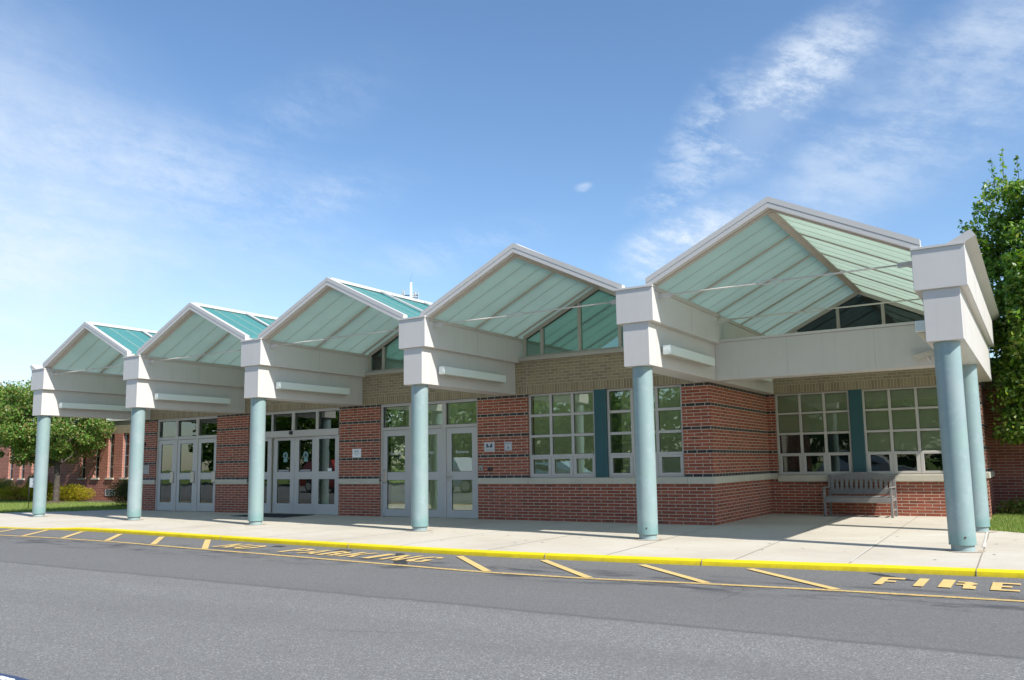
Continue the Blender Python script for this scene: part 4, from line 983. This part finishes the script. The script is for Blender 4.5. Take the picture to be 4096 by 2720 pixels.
t_ = thing('door_bell', 'black round wall fitting high on the brick behind the second column', 'bell', (.20, D1, 2.02))
MB().tube([(.19, D1-.001, 2.08), (.19, D1-.05, 2.08)], .055, 20).build('bell_cover', M_BLACK, t_); MB().box(.14, .24, D1-.012, D1-.001, 2.02, 2.14).build('back_plate', M_DARKMETAL, t_)
t_ = thing('floor_mat', 'dark rubber mat on the pavement in front of the sliding doors', 'mat', (6.9, 2.6, 0))
MB().bbox(5.95, 7.9, 2.05, 3.1, .004, .016, .004).build('mat_field', M_MAT, t_)
mb = MB(); mb.box(5.90, 7.95, 2.0, 2.05, .004, .013); mb.build('mat_edge', M_BLACK, t_)

# ------------------------------------------------------------------ bench
bn = thing('park_bench', 'grey wooden bench with a slatted arched back, against the rear brick wall under the windows', 'bench', (20.86, D2-.45, 0))
bx0, bx1 = 20.16, 21.58; yf, yr = D2-.76, D2-.20
mb = MB()
for k in range(5):
    a_ = yf+.01+k*.105; mb.bbox(bx0+.02, bx1-.02, a_, a_+.092, .425, .45, .006)
mb.bbox(bx0+.05, bx1-.05, yf-.005, yf+.03, .315, .423, .006); mb.build('seat', M_BENCH, bn)
mb = MB(); n_ = 24; yb0 = D2-.215
top = [(bx0+.055+(bx1-bx0-.11)*k/n_, .895+.075*math.sin(math.pi*max(0, min(1, (k/n_-.12)/.76)))**.7*1.0) for k in range(n_+1)]
for k in range(n_):
    (xa, za), (xb, zb_) = top[k], top[k+1]; mb.prism([(xa, .80), (xb, .80), (xb, zb_), (xa, za)], yb0+.055, yb0+.085)
mb.bbox(bx0+.05, bx1-.05, yb0+.02, yb0+.05, .475, .60, .005)
ns = 13; wd = .062
for k in range(ns):
    xa = bx0+.065+(bx1-bx0-.13-wd)*k/(ns-1)
    mb.add([(xa, yb0+.03, .595), (xa+wd, yb0+.03, .595), (xa+wd, yb0+.062, .805), (xa, yb0+.062, .805), (xa, yb0+.048, .595), (xa+wd, yb0+.048, .595), (xa+wd, yb0+.08, .805), (xa, yb0+.08, .805)],
           [(0, 1, 2, 3), (7, 6, 5, 4), (0, 3, 7, 4), (1, 5, 6, 2), (3, 2, 6, 7), (0, 4, 5, 1)])
mb.build('backrest', M_BENCH, bn)
for s_, xx_ in ((0, bx0), (1, bx1-.05)):
    MB().bbox(xx_, xx_+.05, yf, yf+.055, 0, .62, .006).build('leg', M_BENCH, bn)
    m2 = MB(); m2.prism([(yr, 0), (yr+.055, 0), (yr+.06, .45), (yr+.11, .905), (yr+.06, .905), (yr+.0, .45)], xx_, xx_+.05, 'x'); m2.build('leg', M_BENCH, bn)
    m2 = MB(); m2.bbox(xx_-.012, xx_+.062, yf-.04, yr+.06, .62, .65, .012); m2.bbox(xx_+.005, xx_+.045, yf+.05, yr+.01, .34, .41, .004); m2.bbox(xx_+.01, xx_+.04, yf+.05, yr+.01, .13, .17, .004); m2.build('armrest', M_BENCH, bn)

# ------------------------------------------------------------------ left wing
wing = thing('school_wing', 'lower brick wing with narrow vertical windows behind the small tree', 'building', (-14, 8.2, 0))
YW = 8.2; wins = [-9.33-.42, -10.39-.42, -11.45-.42, -8.27-.42, -7.2-.42, -6.1-.42]+[-15.9, -16.95, -18.0]+[-14.85]
mb = MB(); opens = sorted([(x-.17, x+.27) for x in wins]); cur = -40
for a_, b_ in opens:
    mb.box(cur, a_, YW, YW+.3, -.1, 42*CRS); mb.box(a_, b_, YW, YW+.3, -.1, .90); cur = b_
mb.box(cur, XL, YW, YW+.3, -.1, 42*CRS); mb.box(-40, XL, YW, YW+.3, 42*CRS, 3.39); mb.build('wall', M_BRICKW, wing)
mb = MB(); mb.box(-40.1, XL+.1, YW-.05, YW+.45, 3.39, 3.48); mb.build('coping', mat('white_coping', (.72, .72, .70), .4), wing)
for a_, b_ in opens:
    fm = MB(); rect_frame(fm, a_, b_, .90, 42*CRS, YW+.10, YW+.17, .045)
    for z in (1.42, 1.90, 2.38): fm.box(a_+.04, b_-.04, YW+.105, YW+.165, z-.022, z+.022)
    w_ = fm.build('window', mat('wing_window_frame', (.50, .50, .50), .5) if 'wing_window_frame' not in bpy.data.materials else bpy.data.materials['wing_window_frame'], wing)
    MB().box(a_+.03, b_-.03, YW+.13, YW+.136, .93, 42*CRS-.03).build('glass', M_GLASSD, w_)
    MB().bbox(a_-.07, b_+.07, YW-.06, YW+.11, .88, .955, .006).build('sill', M_STONE, w_)
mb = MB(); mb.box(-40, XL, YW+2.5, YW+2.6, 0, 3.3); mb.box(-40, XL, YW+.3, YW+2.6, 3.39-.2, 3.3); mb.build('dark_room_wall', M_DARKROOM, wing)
v_ = MB(); rect_frame(v_, -9.98, -9.28, .18, .47, YW-.02, YW+.02, .035)
vv = v_.build('wall_vent', mat('vent_grey', (.42, .43, .43), .5), wing)
mb = MB()
for k in range(7): mb.box(-9.945, -9.315, YW-.012, YW+.01, .222+k*.032, .238+k*.032)
mb.box(-9.945, -9.315, YW-.004, YW-.001, .21, .44); mb.build('louvre', mat('louvre_grey', (.30, .31, .31), .5), vv)

# ------------------------------------------------------------------ post sign on the left lawn
t_ = thing('lawn_sign', 'white sign in a dark frame on thin posts, half hidden behind the leftmost column', 'sign', (-4.5, 2.35, 0))
sx0, sx1, sz0, sz1 = -4.90, -4.20, .735, 1.055; sy = 2.35
mb = MB(); mb.tube([(sx0, sy, -.02), (sx0, sy, sz1+.01)], .013, 8); mb.tube([(sx1, sy, -.02), (sx1, sy, sz1+.01)], .013, 8); mb.build('post', M_DARKMETAL, t_)
mb = MB(); rect_frame(mb, sx0, sx1, sz0-.015, sz1+.015, sy-.012, sy+.012, .016); mb.build('sign_frame', M_DARKMETAL, t_)
MB().box(sx0+.014, sx1-.014, sy-.006, sy+.006, sz0, sz1).build('panel', M_NOTE, t_)
mb = MB(); ls = ['ALL STUDENTS', '& VISITORS', 'ARE REQUIRED', 'TO ENTER', 'THROUGH', 'THE MAIN DOOR']
mb = join(*[text_mb(s_, (sx0+sx1)/2, sz1-.048-.048*k, .046, sy-.0078, .0012) for k, s_ in enumerate(ls)]); mb.build('lettering', mat('navy_print', (.03, .04, .12), .6), t_)

# ------------------------------------------------------------------ antenna mast far behind
ax_, ay_ = CX-.6295*150, CY+.763*150
t_ = thing('antenna_mast', 'pale monopole mast with antenna panels, far behind the middle gable', 'antenna mast', (ax_, ay_, 0))
MB().tube([(ax_, ay_, 0), (ax_, ay_, 20), (ax_, ay_, 34.4)], [.7, .45, .19], 16).build('pole', M_WHITE, t_)
mb = MB(); e_ = Vector((.846, .533, 0))
for off, z0, z1, w_ in [(-1.52, 31.9, 33.1, .07), (-1.28, 31.9, 32.8, .10), (.75, 31.7, 32.7, .09), (1.0, 31.4, 33.1, .025), (1.32, 31.2, 32.6, .08), (.42, 31.7, 32.3, .12), (-.75, 32.3, 33.3, .03), (.62, 31.9, 33.3, .025)]:
    p = Vector((ax_, ay_, 0))+e_*off; mb.box(p.x-w_, p.x+w_, p.y-w_, p.y+w_, z0, z1)
mb.build('antenna_panel', mat('antenna_grey', (.48, .50, .52), .5), t_)
mb = MB()
for z in (31.55, 32.05):
    mb.tube([Vector((ax_, ay_, z))-e_*1.55, Vector((ax_, ay_, z))+e_*1.4], .09, 6)
mb.build('antenna_arm', M_DARKMETAL, t_)
MB().tube([(ax_-.3, ay_, 34.2), (ax_+.35, ay_, 36.2)], .015, 5).build('whip_antenna', M_DARKMETAL, t_)

# ------------------------------------------------------------------ plants
def leaves(name, material, parent, pts, size, rng, origin=None, label=None, cat=None, group=None, droop=.3, aspect=.55, kind=None, nrm=None):
    """one folded four-vertex leaf per point"""
    n_ = len(pts); pts = np.asarray(pts)
    d = rng.normal(size=(n_, 3)); d[:, 2] -= droop
    if nrm is not None: d += nrm*.9
    d /= np.linalg.norm(d, axis=1, keepdims=True)
    q = rng.normal(size=(n_, 3)); q = np.cross(d, q); q /= np.linalg.norm(q, axis=1, keepdims=True)
    s_ = size*rng.uniform(.6, 1.25, size=(n_, 1)); up = np.cross(d, q)
    base = pts-d*s_*.5; tip = pts+d*s_*.5; l_ = pts+q*s_*aspect*.5+up*s_*.08; r_ = pts-q*s_*aspect*.5+up*s_*.08
    v = np.stack([base, r_, tip, l_], 1).reshape(-1, 3)
    if origin is None: origin = (float(pts[:, 0].mean()), float(pts[:, 1].mean()), float(pts[:, 2].min()))
    v = v-np.array(origin)
    me = bpy.data.meshes.new(name); me.vertices.add(n_*4); me.vertices.foreach_set('co', v.astype(np.float32).ravel())
    me.loops.add(n_*4); me.polygons.add(n_); me.loops.foreach_set('vertex_index', np.arange(n_*4, dtype=np.int32))
    me.polygons.foreach_set('loop_start', np.arange(0, n_*4, 4, dtype=np.int32)); me.polygons.foreach_set('loop_total', np.full(n_, 4, dtype=np.int32))
    me.materials.append(material); me.update(); me.validate()
    ob = bpy.data.objects.new(name, me); col.objects.link(ob)
    po = W[parent.name] if parent else (0, 0, 0)
    if parent: ob.parent = parent
    ob.location = tuple(origin[i]-po[i] for i in range(3)); W[ob.name] = origin
    return tag(ob, label, cat, group, kind)

def tree(name, label, x, y, trunk_h, r_trunk, crown, n_cl, n_leaf, leaf, leafm, rng, cl_r, pw=2.0, group=None, upright=.5, shell=.35, lean=(0, 0), cat='tree', clamp=None, extra=None, shoots=None):
    """crown = (cx,cy,cz,rx,ry,rz); clusters fill the crown, limbs reach to them"""
    t_ = thing(name, label, cat, (x, y, 0), group)
    cx, cy, cz, rx, ry, rz = crown
    cls = []
    k = 0
    while len(cls) < n_cl and k < n_cl*80:
        k += 1
        p = rng.uniform(-1, 1, 3); q = float((np.abs(p)**pw).sum()**(1/pw))
        if q > 1 or q < shell*rng.uniform(0, 1): continue
        p = np.array([cx+p[0]*rx, cy+p[1]*ry, cz+p[2]*rz])
        if clamp and not clamp(p): continue
        cls.append(p)
    if extra: cls += [np.array(e) for e in extra]
    cls = np.array(cls)
    mb_ = MB(); top = np.array([x+lean[0], y+lean[1], cz+rz*.55])
    tp = [(x, y, -.03), (x+.01, y, .12), (x+lean[0]*.2, y+lean[1]*.2, trunk_h), tuple((np.array([x, y, trunk_h])+top)/2), tuple(top)]
    mb_.tube(tp, [r_trunk*1.45, r_trunk*1.05, r_trunk*.85, r_trunk*.5, r_trunk*.12], 12)
    for c_ in cls[::max(1, len(cls)//45)]:
        h = trunk_h*.95+(top[2]-trunk_h)*max(0, min(.85, (c_[2]-trunk_h)/(top[2]-trunk_h+1e-6)-.25))
        f_ = (h)/(top[2]); s0 = np.array([x+lean[0]*f_, y+lean[1]*f_, h]); md = (s0+c_)/2+np.array([0, 0, .12*np.linalg.norm(c_-s0)*(upright-.4)])
        rr = r_trunk*.30; mb_.tube([tuple(s0), tuple(md), tuple(c_)], [rr, rr*.6, rr*.18], 6)
    mb_.build('trunk', M_BARK, t_, origin=(x, y, 0))
    per = n_leaf//len(cls); P_ = []; Nn = []; tw = []
    for c_ in cls:
        r_ = cl_r*rng.uniform(.55, 1.25); m = int(per*rng.uniform(.6, 1.4))
        d = rng.normal(size=(m, 3)); d /= np.linalg.norm(d, axis=1, keepdims=True)
        rad = r_*rng.uniform(.15, 1, size=(m, 1))**.5
        P_.append(c_+d*rad*np.array([1.1, 1.1, .75])); Nn.append(d)
    P_ = np.concatenate(P_); Nn = np.concatenate(Nn)
    for (sx_, sy_, sz_, sh_, tl_) in (shoots or []):     # upright twigs with sparse leaves
        m = int(sh_*34); h_ = np.sort(rng.uniform(0, 1, m)); sp_ = np.stack([sx_+tl_*h_, sy_+0*h_, sz_+sh_*h_], 1)
        off = rng.normal(size=(m, 3))*np.array([.07, .07, .02])*(1.15-h_)[:, None]; P_ = np.concatenate([P_, sp_+off]); Nn = np.concatenate([Nn, off*4+np.array([0, 0, .6])])
        tw.append([(sx_, sy_, sz_-.3), (sx_+tl_*.4, sy_, sz_+sh_*.4), (sx_+tl_, sy_, sz_+sh_)])
    if tw:
        mb_ = MB()
        for q in tw: mb_.tube(q, [.010, .006, .003], 5)
        mb_.build('twig', M_BARK, t_)
    keep = P_[:, 2] > .15
    if clamp: keep &= np.array([clamp(q) for q in P_])
    leaves('crown', leafm, t_, P_[keep], leaf, rng, nrm=Nn[keep]*.8)
    return t_
rng = np.random.default_rng(11)
# small round tree on the left lawn
tree('ornamental_tree', 'small round crowned tree on the left lawn behind the leftmost column', -9.45, 5.78, 1.55, .12, (-10.75, 5.8, 3.28, 2.95, 2.4, 1.74), 290, 46000, .12, M_LEAF2, rng, .40, upright=.7)
# tall pear tree at the right edge
def right_clamp(p):
    if p[2] < 3.7 and p[0] < XR+.10: return False
    if p[2] < 3.7 and p[0] < XR+.35 and p[2] < 3.0 and rng.uniform() < .35: return False
    if p[1] < D2+.25 and p[0] < XC[5]+.60 and p[2] > 2.7: return False
    return p[1] < 9.15
tree('pear_tree', 'tall glossy leaved tree rising beside the right end of the canopy', 25.7, 8.3, 1.5, .16, (25.4, 8.1, 4.5, 2.0, 1.15, 2.75), 330, 105000, .112, M_LEAF1, rng, .40, pw=2.3, upright=.9, clamp=right_clamp,
     extra=[(23.50, 7.8, 5.9), (23.35, 7.9, 5.5), (23.15, 8.0, 5.1), (22.95, 8.1, 4.9), (23.65, 7.9, 6.3), (23.95, 7.9, 6.8), (24.05, 7.9, 7.15), (24.45, 8.0, 7.0), (24.9, 8.0, 7.3), (24.2, 7.8, 1.8), (24.05, 7.8, 2.2), (24.5, 7.8, 1.65), (23.85, 7.8, 3.2), (23.8, 7.8, 3.7), (24.9, 7.6, 1.8), (23.75, 7.7, 4.3), (23.95, 7.7, 2.9), (23.9, 7.9, 2.6), (23.75, 7.8, 3.9), (23.70, 7.8, 4.6), (24.2, 7.6, 3.4), (23.85, 7.8, 2.2), (24.0, 7.6, 1.9), (23.8, 7.7, 1.75), (23.75, 7.7, 2.5)],
     shoots=[(22.85, 8.1, 5.0, .9, -.1), (23.05, 8.1, 5.2, 1.0, .0), (23.3, 8.0, 5.7, .9, -.1), (23.55, 8.0, 6.2, .8, -.05), (23.75, 7.9, 6.6, .8, .0), (23.95, 7.9, 7.1, .8, -.05), (24.1, 7.9, 7.2, .9, .05), (24.4, 8.0, 7.1, .8, .0), (24.7, 8.0, 7.2, .9, .05), (25.1, 8.0, 7.3, .9, 0), (25.6, 8.0, 7.3, .8, .05), (23.45, 7.9, 5.9, .6, -.15)])
def shrub(name, label, x, y, rx, ry, rz, n_, leaf, m_, group=None, z0=0.0, lumps=26, stems=True, cat='shrub'):
    t_ = thing(name, label, cat, (x, y, z0), group); P_ = []; Nn = []
    for k in range(lumps):
        a_ = rng.uniform(0, 2*math.pi); q = rng.uniform(0, 1)**.5*.72; h = rng.uniform(.25, .8)*(1-.45*q)
        c_ = np.array([x+math.cos(a_)*rx*q, y+math.sin(a_)*ry*q, z0+rz*h]); m = n_//lumps
        d = rng.normal(size=(m, 3)); d /= np.linalg.norm(d, axis=1, keepdims=True)
        P_.append(c_+d*(rng.uniform(.3, 1, size=(m, 1))**.5)*np.array([rx*.38, ry*.38, rz*.30])); Nn.append(d)
    P_ = np.concatenate(P_); Nn = np.concatenate(Nn); k_ = P_[:, 2] > z0+.01
    leaves('foliage', m_, t_, P_[k_], leaf, rng, nrm=Nn[k_], droop=-.2)
    if stems:
        mb_ = MB()
        for k in range(7):
            a_ = rng.uniform(0, 2*math.pi); mb_.tube([(x+math.cos(a_)*.05, y+math.sin(a_)*.05, z0-.02), (x+math.cos(a_)*rx*.5, y+math.sin(a_)*ry*.5, z0+rz*.6)], [.012, .005], 5)
        mb_.build('stem', M_BARK, t_)
    return t_
shrub('golden_shrub', 'low golden yellow shrub right of the small tree trunk', -10.6, 7.0, 1.25, .8, .80, 9000, .05, M_LEAFY, 'golden shrubs along the brick wing')
shrub('golden_shrub', 'low golden yellow shrub directly behind the tree trunk and the leftmost column', -12.5, 7.0, 1.25, .8, .86, 9000, .05, M_LEAFY, 'golden shrubs along the brick wing')
shrub('golden_shrub', 'golden shrub with orange tips left of the leftmost column, behind the lawn sign', -14.4, 6.9, 1.2, .8, .80, 8000, .05, M_LEAFY, 'golden shrubs along the brick wing')
shrub('green_shrub', 'loose green shrub with upright shoots at the far left edge', -16.6, 6.9, 1.3, .8, 1.25, 6000, .07, M_LEAFG, 'green shrubs along the brick wing', lumps=34)
shrub('green_shrub', 'tall green shrub between the far left window and the lawn sign', -14.5, 7.6, .55, .4, 1.35, 2600, .07, M_LEAFG, 'green shrubs along the brick wing', lumps=16)
shrub('green_shrub', 'green shrub outside the left edge, next to the loose shrub', -19.3, 6.9, 1.4, .8, 1.0, 5000, .07, M_LEAFG, 'green shrubs along the brick wing')
shrub('barberry_shrub', 'dark bronze mounded shrub by the brick corner, left of the second column', -2.35, 4.9, 1.75, 1.1, 1.15, 24000, .045, M_LEAFD, lumps=50)
shrub('small_shrub', 'low leafy shrub on the mulch right beside the brick corner', 23.95, 8.1, .55, .5, .42, 1500, .07, M_LEAFG, 'shrubs under the pear tree')
shrub('small_shrub', 'reddish green shrub at the right edge below the pear tree', 24.75, 8.2, .62, .5, 1.05, 2500, .07, M_LEAFG, 'shrubs under the pear tree')
shrub('small_shrub', 'shrub outside the right edge below the pear tree', 26.3, 8.2, .8, .5, .8, 2500, .07, M_LEAFG, 'shrubs under the pear tree')
mb = MB(); mb.box(23.4, 60, 7.75, 9.3, -.05, .004); mb.build('mulch_bed', M_MULCH, kind='structure')
mb = MB()
for k in range(1):
    n_ = 20; pts = [(-9.45+1.05*math.cos(2*math.pi*j/n_)*(1+.1*math.sin(j*2.1)), 5.6+.75*math.sin(2*math.pi*j/n_)) for j in range(n_)]
    mb.add([(p[0], p[1], .002) for p in pts]+[(-9.45, 5.7, .10)], [(j, (j+1) % n_, n_) for j in range(n_)])
mb.build('mulch_ring', M_MULCH, kind='structure')
mb = MB(); mb.box(-40, -1.6, 6.3, 8.2, -.05, .0); mb.build('mulch_bed', M_MULCH, kind='structure')

# grass blades
def grass(n_, sample, h):
    P_ = np.array([sample() for _ in range(n_)]); hh = h*rng.uniform(.5, 1.3, n_); a_ = rng.uniform(0, 2*np.pi, n_); w_ = .006
    dx, dy = np.cos(a_), np.sin(a_); ln = rng.uniform(.1, .6, n_)*hh; b_ = rng.uniform(0, 2*np.pi, n_)
    b0 = np.stack([P_[:, 0]-dx*w_, P_[:, 1]-dy*w_, np.full(n_, -.012)], 1); b1 = np.stack([P_[:, 0]+dx*w_, P_[:, 1]+dy*w_, np.full(n_, -.012)], 1)
    tp = np.stack([P_[:, 0]+np.cos(b_)*ln, P_[:, 1]+np.sin(b_)*ln, hh], 1)
    return np.stack([b0, b1, tp], 1).reshape(-1, 3)
def gr_right():
    while True:
        x = 23.40+abs(rng.normal())*1.6 if rng.uniform() < .6 else rng.uniform(23.4, 29); y = rng.uniform(3.15, 7.8)
        if x < 29 and y > edge_r(x)-.03: return (x, y)
def gr_left():
    while True:
        x = rng.uniform(-16, -.6); y = rng.uniform(.2, 6.4)
        if y > edge_l(x)-.04: return (x, y)
v = np.concatenate([grass(26000, gr_right, .07), grass(34000, gr_left, .07)])
me = bpy.data.meshes.new('grass'); n3 = len(v); me.vertices.add(n3); me.vertices.foreach_set('co', v.astype(np.float32).ravel()); me.loops.add(n3); me.polygons.add(n3//3)
me.loops.foreach_set('vertex_index', np.arange(n3, dtype=np.int32)); me.polygons.foreach_set('loop_start', np.arange(0, n3, 3, dtype=np.int32)); me.polygons.foreach_set('loop_total', np.full(n3//3, 3, dtype=np.int32))
me.materials.append(M_BLADE); me.update(); go = bpy.data.objects.new('grass', me); col.objects.link(go); tag(go, 'short green grass on the lawns at both ends of the pavement', 'grass', None, 'stuff')

# ------------------------------------------------------------------ things across the road, seen only in the glass
def car(label, x, y, rz, colr, suv=True):
    t_ = thing('parked_car', label, 'car', (x, y, RZ), 'cars parked across the road'); t_.rotation_euler = (0, 0, rz)
    h = 1.72 if suv else 1.45
    prof = [(-2.3, .35), (-2.32, .8), (-2.15, .98), (-1.9, h-.12), (-1.3, h), (.4, h), (1.15, 1.02), (2.1, .88), (2.32, .62), (2.3, .32)]
    mb_ = MB(); n_ = len(prof); W_ = [.84, .88, .88, .70, .66, .66, .86, .84, .84, .82]
    v = [(px, -W_[i], pz) for i, (px, pz) in enumerate(prof)]+[(px, W_[i], pz) for i, (px, pz) in enumerate(prof)]
    mb_.add([(a_+x, b_+y, c_+RZ) for a_, b_, c_ in v], [tuple(range(n_-1, -1, -1)), tuple(range(n_, 2*n_))]+[(i, (i+1) % n_, (i+1) % n_+n_, i+n_) for i in range(n_)])
    mb_.build('body', mat('car_paint', colr, .25, .2, .6), t_)
    for sy_ in (-1, 1):
        MB().add([(x+a_, y+sy_*b_, RZ+c_) for a_, b_, c_ in ((-1.85, .79, 1.05), (.95, .79, 1.05), (.35, .70, h-.1), (-1.6, .70, h-.12))], [(0, 1, 2, 3)]).build('side_window', M_BLACK, t_)
        for wx in (-1.4, 1.4):
            w_ = MB().tube([(x+wx, y+sy_*.70, RZ+.34), (x+wx, y+sy_*.90, RZ+.34)], .34, 20).build('wheel', M_BLACK, t_)
            MB().tube([(x+wx, y+sy_*.89, RZ+.34), (x+wx, y+sy_*.915, RZ+.34)], .22, 12).build('rim', M_STEEL, w_)
    return t_
car('silver car across the road, seen only as a reflection in the doors', -1.0, -15.0, R(8), (.45, .48, .5))
car('red pickup coloured car across the road, reflected in the leftmost doors', -8.0, -13.5, R(10), (.45, .05, .03))
car('pale blue car across the road, reflected in the third doors', 4.8, -15.5, R(5), (.40, .55, .62), False)
car('dark car across the road, reflected in the front windows', 10.5, -16.0, R(0), (.06, .06, .07))
car('white car across the road, reflected in the rear windows', 17.0, -17.0, R(0), (.6, .6, .6), True)
car('grey car across the road, reflected low in the rear windows', 22.5, -18.0, R(0), (.25, .27, .28))
far_ord = ['first', 'second', 'third', 'fourth', 'fifth', 'sixth', 'seventh', 'eighth', 'ninth', 'tenth', 'eleventh', 'twelfth', 'thirteenth']
for k, (x, y, h) in enumerate([(-42, -34, 9), (-34, -30, 8), (-27, -31, 9), (-20, -29, 8), (-13, -30, 8.5), (-6, -31, 8), (1, -30, 7.5), (8, -32, 8), (15, -31, 8.5), (22, -33, 8), (29, -32, 9), (37, -34, 9), (46, -37, 10)]):
    tree('shade_tree', 'leafy tree across the road, %s from the far end, seen only in the glass' % far_ord[k], x, y, 1.2, .2, (x, y, h*.50, 4.6, 3.2, h*.47), 75, 7000, .42, M_LEAFF, rng, 1.3, group='trees across the road', upright=.8)

# unidentified dark blue thing in the bottom left corner, made up as a slab
p0 = Vector((CX, CY, CZ)); 
def at_z(a, b, z):
    d = F+Rv*(a-2069.995)/3303.13-Uv*(b-1447.393)/3303.13; return p0+d*((z-CZ)/d.z)
t_ = thing('blue_item', 'edge of an unidentified dark blue board with white patches at the bottom left corner', 'item', tuple(at_z(30, 2800, RZ)))
Z_ = RZ+.10
poly = [at_z(-260, 2640, Z_), at_z(0, 2692, Z_), at_z(60, 2704, Z_), at_z(128, 2721, Z_), at_z(150, 2790, Z_), at_z(-200, 2900, Z_)]
mb = MB(); mb.prism([(p.x, p.y) for p in poly], RZ+.006, Z_, 'z'); mb.build('item', mat('navy_item', (.03, .045, .11), .5), t_)
mb = MB()
for q in ([(-30, 2706), (8, 2703), (38, 2711), (10, 2719)], [(14, 2724), (42, 2712), (61, 2716), (40, 2728)]):
    mb.prism([(at_z(a_, b_, Z_+.004).x, at_z(a_, b_, Z_+.004).y) for a_, b_ in q], Z_+.0005, Z_+.004, 'z')
mb.build('white_patch', M_WHITE, t_)
